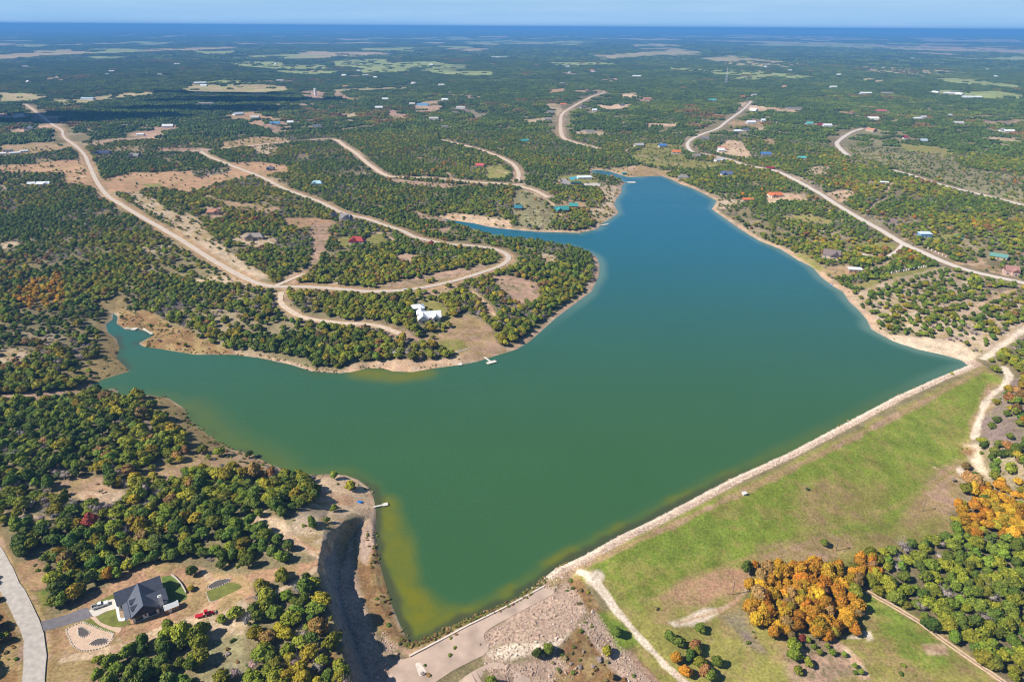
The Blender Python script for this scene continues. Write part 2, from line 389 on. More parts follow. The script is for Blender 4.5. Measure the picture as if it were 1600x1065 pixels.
Z_ = [
 # distant fields and clearings
 ([(426,110),(527,111),(524,115),(478,117),(435,114)],'field',.02,20), ([(558,105),(639,106),(642,112),(564,115)],'field',.02,20), ([(642,109),(771,112),(774,118),(737,119),(685,116)],'field',.03,20),
 ([(510,97),(538,93),(604,92),(610,97),(685,96),(708,102),(679,107),(524,104)],'field',.06,25), ([(349,97),(426,96),(455,102),(512,102),(512,109),(426,108),(372,104)],'field',.08,25),
 ([(300,132),(409,132),(452,135),(452,142),(400,146),(300,146),(282,141)],'tan',.02,15), ([(0,145),(40,146),(75,152),(60,157),(0,160)],'tan',.03,12), ([(80,158),(140,153),(200,146),(240,141),(235,148),(160,157),(100,166)],'tan',.1,12),
 ([(310,128),(350,126),(410,127),(408,130),(330,131)],'field',.1,15), ([(140,77),(200,76),(230,80),(190,83),(145,84)],'field',.05,30), ([(45,79),(110,77),(112,81),(50,84)],'tan',.05,30), ([(215,67),(278,65),(250,71),(216,71)],'field',.05,50),
 ([(20,71),(75,69),(78,74),(25,75)],'field',.05,40), ([(300,80),(370,79),(372,84),(310,86)],'field',.05,30), ([(140,88),(190,88),(195,91),(145,92)],'field',.05,25),
 ([(935,88),(1010,81),(1060,77),(1097,81),(1090,86),(1000,88),(940,94)],'tan',.05,25), ([(1090,91),(1145,87),(1200,94),(1262,100),(1230,106),(1165,105),(1130,99)],'tan',.12,25), ([(1040,104),(1110,109),(1190,112),(1270,119),(1265,125),(1180,120),(1100,115),(1045,109)],'field',.1,18),
 ([(850,97),(960,98),(965,102),(870,103)],'field',.06,20), ([(930,87),(990,84),(1000,88),(945,92)],'tan',.05,25), ([(1145,120),(1195,121),(1190,126),(1148,125)],'field',.05,12), ([(1465,122),(1520,124),(1600,134),(1600,139),(1540,135),(1470,128)],'field',.04,15),
 ([(1500,144),(1560,142),(1600,149),(1600,156),(1520,153)],'field',.04,12), ([(1310,102),(1440,107),(1520,114),(1440,121),(1380,113)],'tan',.2,20), ([(1350,121),(1400,127),(1360,131),(1345,127)],'tan',.1,15), ([(1465,140),(1530,143),(1520,148),(1470,145)],'field',.1,12),
 ([(1120,54),(1300,57),(1400,62),(1300,64),(1180,61)],'tan',.05,120), ([(1400,57),(1600,62),(1600,67),(1450,66)],'tan',.05,120), ([(1240,66),(1320,68),(1300,71),(1230,69)],'tan',.05,80), ([(560,76),(650,74),(652,79),(570,80)],'field',.1,30), ([(720,66),(800,63),(840,66),(800,69),(730,70)],'field',.1,60),
 ([(860,70),(900,66),(930,68),(900,72)],'field',.1,40), ([(1320,73),(1370,75),(1360,78),(1325,76)],'tan',.1,30), ([(760,60),(900,57),(920,60),(780,63)],'field',.2,80),
 # the middle distance beyond the lake
 ([(372,178),(402,174),(425,184),(428,192),(402,198),(380,188)],'dirt',.12,6), ([(402,192),(440,190),(470,205),(440,208),(412,202)],'pink',.15,6), ([(472,143),(495,140),(512,146),(508,158),(482,158)],'pink',.02,6), ([(500,140),(640,136),(640,139),(530,144)],'tan',.1,6), ([(521,143),(535,143),(541,152),(528,156)],'pink',.05,4),
 ([(528,168),(560,176),(566,188),(545,192),(530,182)],'pale',.3,8), ([(600,175),(625,168),(640,182),(625,188),(608,186)],'pink',.12,5), ([(645,158),(680,158),(700,172),(660,180),(642,170)],'pink',.18,6), ([(700,168),(760,172),(765,182),(710,180)],'purple',.4,6),
 ([(857,140),(880,138),(882,145),(860,146)],'dirt',.02,4), ([(965,148),(995,146),(992,153),(970,153)],'sand',.03,4), ([(930,164),(985,163),(990,170),(960,172),(932,168)],'sand',.04,4), ([(812,188),(850,184),(850,190),(818,194)],'pale',.05,4), ([(895,203),(945,206),(942,212),(900,211)],'pale',.1,5), ([(850,163),(875,162),(878,182),(860,180)],'pale',.2,5),
 ([(1010,192),(1060,193),(1065,197),(1015,198)],'sand',.03,4), ([(1150,162),(1165,160),(1200,168),(1250,173),(1245,177),(1180,174)],'sand',.1,4), ([(1300,195),(1420,182),(1430,188),(1310,200)],'scrub',.3,5),
 ([(1345,203),(1400,205),(1440,229),(1490,244),(1502,262),(1600,276),(1600,318),(1500,293),(1420,268),(1390,262),(1345,248),(1318,236),(1312,212)],'scrub',.24,8), ([(1405,226),(1440,226),(1500,236),(1490,242),(1420,236)],'lawn',.05,5), ([(1540,214),(1600,216),(1600,222),(1540,220)],'pale',.05,4), ([(1530,186),(1560,190),(1600,190),(1600,194),(1540,195)],'pink',.1,5),
 ([(1010,224),(1062,227),(1072,248),(1140,257),(1100,266),(1050,263),(1000,257),(985,246)],'lawn',.13,5), ([(960,264),(976,261),(1000,259),(1052,268),(1040,274),(1000,276),(975,275)],'dry',.03,4),
 ([(1127,226),(1139,219),(1159,221),(1173,241),(1168,250),(1148,245),(1117,239)],'sand',.03,3), ([(1136,200),(1146,188),(1171,189),(1197,194),(1197,200)],'dry',.04,3), ([(1190,218),(1205,216),(1212,228),(1198,228)],'dry',.05,3), ([(1180,199),(1215,201),(1222,212),(1190,205)],'pale',.3,3), ([(1160,186),(1175,180),(1290,196),(1300,201),(1250,200)],'purple',.5,6),
 ([(1198,310),(1224,301),(1249,304),(1258,310),(1249,316),(1224,314),(1202,321)],'sand',.04,3), ([(1120,312),(1165,313),(1160,318),(1130,322),(1150,327),(1122,326)],'pale',.2,3), ([(1286,303),(1306,298),(1333,300),(1322,317),(1300,315)],'sand',.1,3), ([(1262,262),(1300,258),(1290,272),(1260,270)],'pale',.25,4), ([(1240,276),(1275,284),(1290,296),(1270,300),(1245,288)],'purple',.25,4),
 ([(1210,338),(1260,336),(1300,345),(1290,352),(1230,345)],'meadow',.12,4), ([(1355,335),(1440,345),(1430,355),(1370,352)],'purple',.25,5), ([(1455,328),(1480,322),(1600,370),(1600,400),(1530,365)],'purple',.55,8),
 ([(1326,384),(1366,379),(1407,377),(1407,384),(1393,391),(1366,388)],'lawn',.07,3), ([(1240,398),(1258,395),(1280,413),(1287,424),(1260,411)],'lawn',.0,3), ([(1288,421),(1323,413),(1350,423),(1330,431),(1298,433)],'dry',.06,3), ([(1390,430),(1442,418),(1472,418),(1431,431),(1398,436)],'lawn',.02,2), ([(1326,449),(1370,436),(1377,446),(1348,452)],'lawn',.02,2), ([(1454,369),(1496,364),(1500,370),(1456,375)],'lawn',.05,2), ([(1442,386),(1478,397),(1485,408),(1465,402)],'dry',.05,2), ([(1500,404),(1560,418),(1570,424),(1520,420)],'dry',.1,3),
 ([(1337,456),(1400,440),(1480,420),(1600,448),(1600,522),(1552,552),(1450,528),(1375,508)],'pale',.46,6), ([(1540,440),(1600,450),(1600,462),(1545,455)],'purple',.4,4),
 ([(1381,522),(1432,526),(1499,538),(1536,553),(1511,564),(1449,550),(1391,537)],'rock',.0,2.5), ([(1495,525),(1530,530),(1545,545),(1520,548)],'pale',.08,3),
 # left of the lake, beyond the cove
 ([(0,226),(42,226),(74,221),(108,233),(68,240),(17,245),(0,245)],'dry',.06,4), ([(0,258),(51,257),(84,252),(128,250),(137,263),(145,273),(151,293),(101,288),(100,272),(51,271),(0,271)],'dirt',.08,4),
 ([(159,281),(209,270),(257,269),(314,267),(361,261),(382,257),(407,267),(389,276),(338,288),(294,301),(257,295),(230,295),(195,305),(169,297)],'dirt',.03,4), ([(225,288),(250,286),(255,291),(235,293)],'lawn',.0,3), ([(300,270),(345,262),(365,264),(345,272),(310,278)],'purple',.35,4),
 ([(350,222),(400,214),(447,216),(450,226),(380,231),(340,236)],'dry',.12,3), ([(250,238),(250,232),(320,231),(330,236),(318,240)],'pink',.05,3), ([(390,229),(440,230),(425,244),(405,240)],'pale',.25,3), ([(355,254),(402,253),(448,259),(452,269),(417,275),(392,268)],'dirt',.04,3), ([(318,304),(351,314),(397,319),(440,324),(432,334),(388,334),(351,321),(320,309)],'dry',.1,3), ([(320,322),(345,324),(345,342),(320,340)],'pink',.12,3),
 ([(441,340),(490,341),(517,344),(524,352),(474,358),(447,350)],'dirt',.03,3), ([(486,350),(513,349),(511,380),(498,414),(474,435),(439,447),(434,441),(478,418),(491,393)],'pink',.02,3), ([(361,374),(385,364),(430,372),(432,380),(400,390),(382,382)],'pale',.12,3), ([(290,330),(310,340),(330,372),(310,372),(280,350)],'pale',.2,4), ([(300,437),(350,430),(400,443),(380,447),(320,444)],'pale',.25,3),
 ([(570,372),(595,364),(608,381),(588,384)],'lawn',.0,1.5), ([(524,374),(545,371),(550,385),(532,387)],'lawn',.02,1.5), ([(614,401),(633,397),(649,400),(642,409),(625,411)],'pink',.0,2), ([(645,330),(690,340),(705,350),(660,345)],'pink',.1,3), ([(675,358),(705,355),(700,364),(680,364)],'pink',.1,2),
 ([(760,260),(780,259),(800,270),(787,281),(763,281)],'lawn',.04,3), ([(804,297),(836,297),(860,324),(870,341),(857,356),(810,353),(800,326)],'scrub',.16,3), ([(690,342),(740,350),(800,356),(800,345),(740,335),(700,335)],'sand',.1,3), ([(868,277),(906,272),(924,274),(937,284),(944,291),(915,293),(868,289)],'lawn',.04,3), ([(935,290),(970,290),(958,320),(965,338),(935,350),(920,335),(945,310)],'pale',.22,3), ([(880,312),(920,318),(900,330),(870,322)],'dry',.15,3), ([(600,278),(640,282),(740,290),(700,296),(620,288)],'pink',.18,3),
 ([(770,431),(800,431),(840,444),(845,465),(815,476),(790,462),(772,450)],'pink',.04,3), ([(845,395),(865,400),(860,420),(845,412)],'pale',.25,3), ([(640,462),(665,452),(720,440),(722,452),(690,462),(650,470)],'dry',.35,2), ([(735,450),(760,470),(785,500),(770,500),(745,470)],'dry',.1,2),
 ([(636,483),(668,468),(690,474),(710,500),(704,512),(668,512),(645,502)],'lawn',.05,2), ([(655,529),(692,521),(700,500),(735,490),(752,500),(775,528),(790,548),(762,561),(719,567),(679,572),(706,554),(689,543)],'dry',.02,2), ([(675,536),(720,532),(735,544),(690,548)],'lawn',.0,3), ([(535,500),(600,508),(640,522),(668,535),(640,530),(560,512)],'pink',.04,2), ([(530,583),(550,570),(600,565),(680,562),(720,556),(720,572),(640,584)],'shore',.02,2),
 ([(185,478),(232,488),(262,508),(310,526),(367,552),(303,556),(225,543),(240,525),(215,511),(188,508)],'rust',.03,2.5), ([(150,475),(190,463),(205,480),(180,490)],'marsh',.1,3), ([(165,530),(190,548),(204,578),(180,587),(150,602),(95,590),(120,572),(158,552)],'marsh',.1,3), ([(0,617),(60,613),(142,611),(132,623),(60,627),(0,632)],'pink',.03,2), ([(0,545),(40,550),(60,565),(20,575),(0,570)],'pale',.2,3), ([(0,380),(35,376),(30,384),(0,388)],'pale',.1,3),
 ([(238,615),(292,638),(334,688),(425,733),(392,742),(300,703),(258,652),(222,627)],'marsh',.05,3), ([(225,655),(250,660),(245,675),(225,670)],'purple',.1,2),
 ([(196,306),(260,347),(330,394),(402,439),(418,434),(345,384),(272,331),(214,299)],'pale',.14,3), ([(560,450),(640,446),(720,430),(760,420),(760,412),(700,424),(620,440)],'pink',.06,2),
 # near left bank
 ([(78,755),(130,744),(172,750),(120,776),(88,776)],'dry',.12,2), ([(125,770),(165,759),(196,764),(192,781),(150,796),(118,797)],'sand',.02,2), ([(200,746),(300,714),(382,699),(435,735),(335,737),(230,762)],'dry',.2,2), ([(385,815),(412,798),(445,812),(470,850),(440,845)],'sand',.04,2), ([(460,800),(500,770),(540,800),(530,840),(505,885),(470,860),(455,830)],'pale',.1,2), ([(498,750),(540,742),(577,764),(587,786),(562,802),(520,792),(500,776)],'sand',.01,1.5),
 ([(588,826),(597,880),(612,950),(640,1000),(620,1018),(598,1005),(575,960),(560,900),(562,850)],'rust',.02,2), ([(570,830),(590,806),(588,836),(572,880),(560,870)],'rubble',.0,2), ([(600,985),(625,1010),(606,1030),(590,1010)],'rubble',.0,2),
 ([(20,880),(60,868),(82,893),(78,916),(30,932)],'dirt',.08,2), ([(34,930),(80,918),(64,960),(52,965)],'grass',.1,1.5), ([(0,905),(22,940),(38,1000),(42,1065),(45,1130),(0,1130)],'rust',.06,2), ([(58,985),(150,925),(190,903),(250,883),(290,887),(332,897),(392,903),(402,930),(350,962),(300,962),(262,985),(205,1008),(150,1022),(100,1042),(70,1022)],'dirt',.015,2.5), ([(62,1015),(155,1020),(160,1100),(64,1100)],'dry',.05,2),
 ([(300,960),(380,935),(395,965),(375,995),(320,1010),(290,995)],'pale',.14,2), ([(300,1000),(375,995),(395,1040),(330,1060)],'scrub',.4,2), ([(395,915),(470,895),(503,905),(508,940),(522,985),(540,1065),(400,1065),(385,985),(405,950)],'litter',.88,2), ([(395,898),(495,876),(500,888),(420,908)],'dirt',.12,2), ([(480,1010),(520,1000),(535,1065),(470,1065)],'rust',.8,2),
 # the dam and the meadow below it
 ([(875,903),(1535,573),(1568,592),(1522,690),(1500,735),(1482,790),(1484,842),(1340,872),(1312,902),(1352,920),(1402,948),(1452,978),(1570,1065),(1640,1130),(1030,1200),(992,1012),(932,922)],'meadow',.0,2),
 ([(905,897),(1200,745),(1535,582),(1562,592),(1508,690),(1484,742),(1410,790),(1380,828),(1245,848),(1160,878),(1105,903),(1000,955),(950,930)],'green',.0,5), ([(1000,870),(1150,800),(1200,820),(1060,890)],'grass',.0,9), ([(1250,760),(1380,760),(1360,810),(1250,830)],'meadow',.0,8), ([(1180,850),(1330,835),(1340,860),(1190,880)],'dry',.0,5), ([(1440,760),(1500,720),(1490,790),(1420,820)],'dry',.0,5), ([(985,938),(1080,905),(1160,888),(1205,880),(1160,922),(1060,947)],'dirt',.0,3), ([(1400,690),(1480,640),(1500,660),(1430,710)],'grass',.0,8),
 ([(1350,925),(1420,965),(1500,1030),(1440,1050),(1370,990)],'grass',.0,5), ([(1050,995),(1120,975),(1170,990),(1200,1065),(1090,1065)],'meadow',.04,3), ([(1130,965),(1160,955),(1180,985),(1200,1020),(1160,1010)],'purple',.08,3), ([(1215,1012),(1300,998),(1345,1040),(1290,1075),(1235,1070)],'pink',.05,3), ([(1345,985),(1362,983),(1368,1000),(1355,1003)],'chalk',.0,1), ([(1315,995),(1350,990),(1345,998)],'chalk',.0,1), ([(1445,1008),(1475,1008),(1480,1020),(1450,1020)],'sand',.0,1.5), ([(1320,1010),(1345,1030),(1360,1060),(1345,1060)],'sand',.0,1),
 ([(1045,972),(1075,962),(1100,952),(1128,951),(1112,963),(1085,978),(1055,979)],'chalk',.0,1.2), ([(1500,690),(1530,690),(1545,745),(1525,735)],'rock',.0,1.5), ([(1500,728),(1545,760),(1530,765),(1495,735)],'chalk',.0,1.2), ([(1535,685),(1560,690),(1580,720),(1550,720)],'rock',.04,2), ([(1508,690),(1530,700),(1520,715),(1500,705)],'rust',.0,2), ([(1525,640),(1545,600),(1565,600),(1560,640),(1520,690),(1508,690)],'dry',.02,2),
 ([(1562,606),(1600,588),(1640,700),(1600,725),(1555,722),(1527,692),(1545,645)],'purple',.34,3),
 # round the spillway
 ([(860,910),(905,895),(935,935),(975,1010),(1030,1065),(840,1120),(840,1040),(880,1000),(918,958)],'rust',.06,2), ([(900,975),(930,950),(985,1030),(1020,1065),(985,1065)],'rubble',.02,1.5), ([(930,955),(960,950),(1000,1000),(970,1010)],'grass',.05,2),
 ([(748,990),(864,924),(884,903),(907,930),(920,957),(895,986),(880,1003),(845,1003),(790,1006),(757,1018)],'rubble',.0,1.2), ([(757,1018),(790,1003),(850,998),(890,990),(870,1020),(800,1035),(765,1035)],'chalk',.0,1.5), ([(752,1020),(800,1030),(870,1015),(905,1050),(860,1090),(770,1080)],'rubble',.0,2), ([(860,1050),(905,1030),(960,1065),(930,1100),(870,1090)],'rust',.1,2),
 ([(590,1030),(620,1020),(650,1040),(680,1070),(640,1110),(580,1110)],'rubble',.0,2), ([(843,912),(850,903),(890,885),(905,895),(880,905),(864,925)],'chalk',.0,1.2),
]
# dirt tracks: (centre line, width in metres, soil, tree-free half width)
T_ = [
 ([(155,198),(200,196),(250,197),(310,193),(365,188)],10,'pink',9), ([(250,236),(210,236),(180,238)],6,'pink',7), ([(55,290),(98,282),(143,273)],4,'sand',6), ([(70,222),(95,219)],7,'pale',7), ([(390,229),(402,236),(404,238)],4,'sand',4), ([(440,288),(470,289),(486,288)],4,'pale',5), ([(294,301),(330,290),(372,279)],5,'sand',5),
 ([(736,456),(750,466),(765,480),(772,492)],3,'sand',4), ([(322,401),(335,395),(349,389)],4,'sand',5), ([(508,452),(520,444),(529,436)],5,'sand',4), ([(588,363),(605,368),(617,379)],4,'sand',4), ([(600,365),(628,360)],4,'sand',4), ([(668,465),(700,455),(722,446)],3.5,'pink',3.5),
 ([(698,270),(715,285),(733,284)],3.5,'pink',5), ([(773,265),(790,270),(805,272)],3.5,'sand',4), ([(800,289),(870,283),(900,288)],7,'pale',6), ([(820,297),(850,310),(870,325),(880,340),(915,355)],3.5,'sand',4), ([(905,325),(930,328),(950,332)],3,'sand',4),
 ([(992,243),(1020,246),(1040,254),(1110,259)],4,'pale',4), ([(975,236),(985,232),(1000,226)],5,'sand',5), ([(1239,280),(1270,277),(1300,279)],5,'sand',5), ([(1300,279),(1345,280)],3,'pale',3), ([(1276,299),(1300,296),(1325,298)],4.5,'sand',5), ([(1242,317),(1256,312),(1256,303)],5,'pale',4), ([(1499,497),(1532,477),(1555,464),(1586,452)],4,'sand',4.5), ([(1340,463),(1360,452),(1385,442),(1430,430),(1470,420)],5.5,'pale',6),
 ([(1348,424),(1365,420),(1385,412),(1395,408)],3,'sand',4), ([(1400,375),(1430,372),(1444,371)],4.5,'sand',4), ([(1486,410),(1520,413),(1535,408),(1528,404)],5,'sand',5), ([(1550,424),(1565,427),(1575,432)],4,'sand',3), ([(1345,340),(1370,318),(1400,305)],3,'pale',3), ([(1395,285),(1385,300),(1400,308)],3,'sand',3),
 ([(1610,508),(1580,529),(1557,546),(1536,560)],4,'chalk',7), ([(370,822),(405,812),(440,828),(472,852),(500,872)],2.5,'sand',4), ([(0,800),(40,806),(80,810)],2.5,'pale',3), ([(430,925),(470,905),(505,890)],2.5,'sand',3), ([(470,850),(500,865),(540,800)],2,'sand',3), ([(395,895),(430,892),(500,885)],2.5,'dirt',3.5), ([(175,1060),(180,1020),(185,1000)],2.2,'pale',3), ([(310,890),(330,905),(345,925),(330,950),(290,975),(240,990),(180,1015),(100,1030)],3.5,'sand',5),
 ([(858,912),(1060,815),(1300,700),(1538,576)],3.2,'dry',4), ([(1567,573),(1577,587),(1567,605),(1550,617),(1540,630),(1533,647),(1526,668),(1523,684)],3.4,'chalk',6), ([(1060,972),(1110,958),(1140,945),(1161,928),(1170,915)],1.8,'sand',3), ([(905,893),(925,901),(946,928),(966,955),(996,992),(1012,1010),(1040,1038),(1078,1072)],3.0,'chalk',3.5), ([(935,899),(925,901)],5,'chalk',4), ([(1100,893),(1240,847),(1330,812),(1400,790),(1492,735)],2.0,'meadow',2), ([(985,1020),(1000,1040),(1030,1070)],2.2,'pink',3), ([(1460,730),(1490,745),(1515,757)],1.2,'sand',1.5), ([(1354,923),(1398,948),(1438,972),(1469,996),(1516,1029),(1570,1066),(1610,1095)],3.4,'dry',4.5),
]
# made roads: (centre line, width, tree-free half width)
R_ = dict(
 paved=[([(40,163),(54,173),(81,194),(96,203),(101,215),(128,237),(139,257),(152,285),(169,306),(189,319),(220,338),(250,355),(287,377),(324,401),(365,425),(399,441),(426,447),(473,448),(537,452),(574,455),(631,453),(682,445),(726,434),(767,421),(787,412),(795,403),(790,396),(773,389),(740,384),(699,381),(672,376),(648,370),(628,360),(606,353),(574,342),(543,335),(525,328),(502,316),(480,308),(443,294),(405,275),(358,257),(324,243),(314,236)],5.4,11)],
 gravel=[([(300,236),(372,230),(439,223),(517,218),(540,229),(557,240),(581,260),(604,274),(631,277),(679,279),(733,284),(800,289),(834,297),(858,309)],7.0,12), ([(690,219),(736,230),(773,242),(800,255),(810,270),(809,283)],6.5,12), ([(946,144),(919,154),(895,167),(879,178),(876,193),(879,213),(898,223),(936,233)],8.5,14),
   ([(440,456),(438,464),(440,474),(453,485),(480,497),(540,505),(570,506),(598,511),(625,521)],4.6,8.5), ([(426,448),(455,436),(475,428)],4.5,6)],
 country=[([(1174,158),(1158,174),(1134,191),(1121,201),(1097,210),(1080,218),(1074,227),(1082,237),(1101,241),(1134,248),(1168,259),(1209,266),(1239,279),(1276,299),(1310,321),(1347,343),(1374,358),(1411,380),(1438,392),(1476,409),(1509,421),(1550,431),(1605,443),(1660,455)],6.5,12), ([(1660,337),(1600,321),(1533,304),(1499,296),(1449,282),(1425,274),(1396,266)],7,12), ([(1326,244),(1313,232),(1309,222),(1330,207),(1348,201)],8,13), ([(1411,380),(1402,391),(1388,400),(1372,402),(1340,395),(1318,391)],3.6,5)],
 lane=[([(-60,800),(-20,850),(0,884),(11,906),(29,940),(46,975),(53,995),(55,1030),(53,1065),(46,1140),(30,1250)],6.6,9)],
)

_flat = [p for p, *_q in Z_] + [p for p, *_q in T_] + [p for lst in R_.values() for p, *_q in lst]
_all = PP([q for p in _flat for q in p])
_cut = np.split(_all, np.cumsum([len(p) for p in _flat])[:-1])
ZON = [(_cut[i],) + tuple(z[1:]) for i, z in enumerate(Z_)]
TRK = [(catmull(_cut[len(Z_) + i], 6.0), t[1], t[2], t[3]) for i, t in enumerate(T_)]
_k = len(Z_) + len(T_)
ROADS = []
for kind, lst in R_.items():
    for p, w, ex in lst:
        ROADS.append((kind, catmull(_cut[_k], 5.0), w, ex))
        _k += 1

# places that must stay free of trees (filled as things are built): x, y, radius
FREE = []
ORANGE = [PP(p) for p in ([(1160,935),(1185,900),(1240,886),(1300,892),(1325,930),(1345,960),(1333,988),(1290,1003),(1250,988),(1235,1008),(1208,998),(1178,968)], [(1325,920),(1330,885),(1360,880),(1368,905),(1350,922)])]
AMBER = [PP(p) for p in ([(1504,832),(1500,792),(1516,772),(1560,758),(1640,748),(1640,832),(1560,842),(1520,845)], [(25,470),(40,440),(95,432),(100,465),(60,492)])]
WOOD = [PP(p) for p in ([(1352,915),(1366,880),(1400,872),(1450,858),(1500,835),(1508,785),(1560,758),(1640,742),(1700,1160),(1585,1075),(1455,972)],)]
EVER = [PP(p) for p in ([(150,1045),(195,1018),(262,1005),(285,1018),(300,1050),(300,1120),(160,1120)],)]

MATE = {'green': 'meadow', 'grass': 'meadow', 'meadow': 'dry', 'lawn': 'dry', 'dry': 'pink', 'dirt': 'dry', 'pink': 'litter', 'rust': 'dry', 'purple': 'scrub', 'scrub': 'litter', 'pale': 'dry', 'sand': 'dirt', 'tan': 'field', 'shore': 'pale'}

def soil_and_trees(x, y, lake, want_col=True):
    """base colour of the ground and share under trees at each point"""
    r = np.hypot(x, y)
    den = 0.34 + 0.64 * smooth(-.38, .02, fbm(x, y, 66.0, 51, 3))
    den = np.where(r > 1500, 0.80 + 0.34 * fbm(x, y, 260.0, 52, 2), den)
    col = None
    wx, wy = fbm(x, y, 18.0, 61, 2), fbm(x, y, 18.0, 62, 2)
    if want_col:
        n = fbm(x, y, 40.0, 55, 3)
        lit, pal, fr = (np.array(SOIL[k]) for k in ('litter', 'pale', 'far'))
        t = smooth(0.05, 0.7, n)[..., None] * 0.5
        col = lit * (1 - t) + pal * t
        f = smooth(1500, 4200, r)[..., None]
        col = col * (1 - f) + fr * f
        # pastures of the far plain
        fn = fbm(x * 0.55, y * 0.32, 420.0, 71, 3) + 0.25 * fbm(x, y, 2600.0, 72, 2)
        fw = (smooth(0.20, 0.26, fn + .06 * smooth(6000, 14000, r)) * smooth(2800, 5200, r))[..., None]
        fk = smooth(-0.2, 0.2, fbm(x, y, 1500.0, 73, 1))[..., None]
        col = col * (1 - fw) + (np.array(SOIL['field']) * fk + np.array(SOIL['tan']) * (1 - fk)) * fw
        den = np.where(fw[..., 0] > 0.5, 0.02, den)
        op = (smooth(0.40, 0.5, fbm(x, y * .8, 130.0, 75, 3)) * smooth(1250, 1700, r) * smooth(6500, 4500, r))[..., None]
        oc = smooth(-.15, .15, vnoise(x, y, 300.0, 76))[..., None]
        col = col * (1 - op) + (np.array(SOIL['pink']) * oc + np.array(SOIL['dry']) * (1 - oc)) * op
        den = np.ascontiguousarray(den * (1 - op[..., 0] * .93))
        col = np.ascontiguousarray(col)
    else:
        fn = fbm(x * 0.55, y * 0.32, 420.0, 71, 3) + 0.25 * fbm(x, y, 2600.0, 72, 2)
        den = np.where((fn + .06 * smooth(6000, 14000, r) > 0.23) & (r > 3800), 0.02, den)
        den = np.ascontiguousarray(den * (1 - .93 * smooth(0.40, 0.5, fbm(x, y * .8, 130.0, 75, 3)) * smooth(1250, 1700, r) * smooth(6500, 4500, r)))
    patch = smooth(-0.25, 0.65, 0.75 * fbm(x, y, 15.0, 81, 3) + 0.55 * vnoise(x * 0.8 + y * .3, y, 3.6, 82) + 0.35 * vnoise(x, y, 1.7, 83)) * 0.9 if want_col else None
    k7 = fbm(x, y, 7.0, 95, 2)
    def lay(w, key, dv):
        i = np.nonzero(w.ravel() > 1e-4)[0]
        if i.size == 0:
            return
        wi = w.ravel()[i]
        if dv is not None:
            den.ravel()[i] = den.ravel()[i] * (1 - wi) + dv * wi
        if want_col:
            c = np.array(SOIL[key])
            if key in MATE:
                m = (patch.ravel()[i] * (0.6 if key == 'lawn' else 1.0))[:, None]
                c = c * (1 - m) + np.array(SOIL[MATE[key]]) * m
            cf = col.reshape(-1, 3)
            cf[i] = cf[i] * (1 - wi[:, None]) + c * wi[:, None]
    # banks of the lake
    bw = 0.8 + 4.2 * smooth(-0.2, 0.7, fbm(x, y, 60.0, 91, 2)) + 1.6 * smooth(-60, 120, x)
    nearr = smooth(-150, -330, x) * smooth(560, 470, y)
    lay(smooth(bw + 4, bw, lake + 1.5 * wx) * (1 - 0.75 * nearr), 'shore', None)
    lay(smooth(9, 6, lake) * nearr, 'marsh', None)
    spot = smooth(0.05, 0.5, fbm(x, y, 11.0, 93, 3))
    lay(smooth(bw + 3, bw - 1, lake) * spot * 0.75, 'dry', None)
    lay(smooth(1.6, 0.2, lake) * 0.7, 'bank', None)
    den = den * smooth(4, 8, lake + 1.5 * wy)
    for poly, key, dv, fe in ZON:
        rr = np.hypot(*poly.mean(0))
        d = sdf(poly, x, y, fe * 2 + 14)
        k = min(2.2 * fe, 6.0 + rr * 0.004)
        d = d + wx * k * 0.7
        lay(smooth(fe, -fe * 0.6, d), key, dv)
    dm = pdist(DAM_EDGE, x, y, 30)
    lay(smooth(7.5, 5.6, dm + 0.6 * wx) * (lake > 0), 'rubble', 0.0)
    lay(smooth(3.2, 1.8, dm) * (lake > 0), 'chalk', 0.0)
    den = den * np.where((dm < 16) & (lake > 0), 0.0, 1.0)
    lay(smooth(3.4, 2.2, pdist(SILL_EDGE, x, y, 12) + .5 * wy) * (lake > 0), 'reeds', 0.0)
    cut = sdf(CHAN, x, y, 20)
    lay(smooth(6.5, 4.5, cut + .8 * wx) * smooth(13, 20, lake), 'bank', None)
    lay(smooth(0, -2, cut + wx) * smooth(9, 13, lake), 'rubble', None)
    for line, w, key, ex in TRK:
        d = pdist(line, x, y, ex + 12)
        lay(smooth(w * 0.75, w * 0.35, d + 0.35 * w * k7), key, None)
        den = den * smooth(ex * 0.6, ex, d + 1.2 * wx)
    for kind, line, w, ex in ROADS:
        d = pdist(line, x, y, ex + 40)
        exf = ex + 17 * smooth(1450, 1600, r)
        vg = {'paved': 'dirt', 'gravel': 'pink', 'country': 'purple', 'lane': 'rust'}[kind]
        lay(smooth(ex * 1.0, ex * 0.45, d + 4.0 * wx) * (0.75 + 0.25 * k7), vg, None)
        lay(smooth(w * .5 + 2.2, w * .5 + .8, d + 1.2 * k7), 'dry', None)
        den = den * smooth(exf * 0.75, exf, d + 2.2 * wy)
    return col, den

mark('layers')
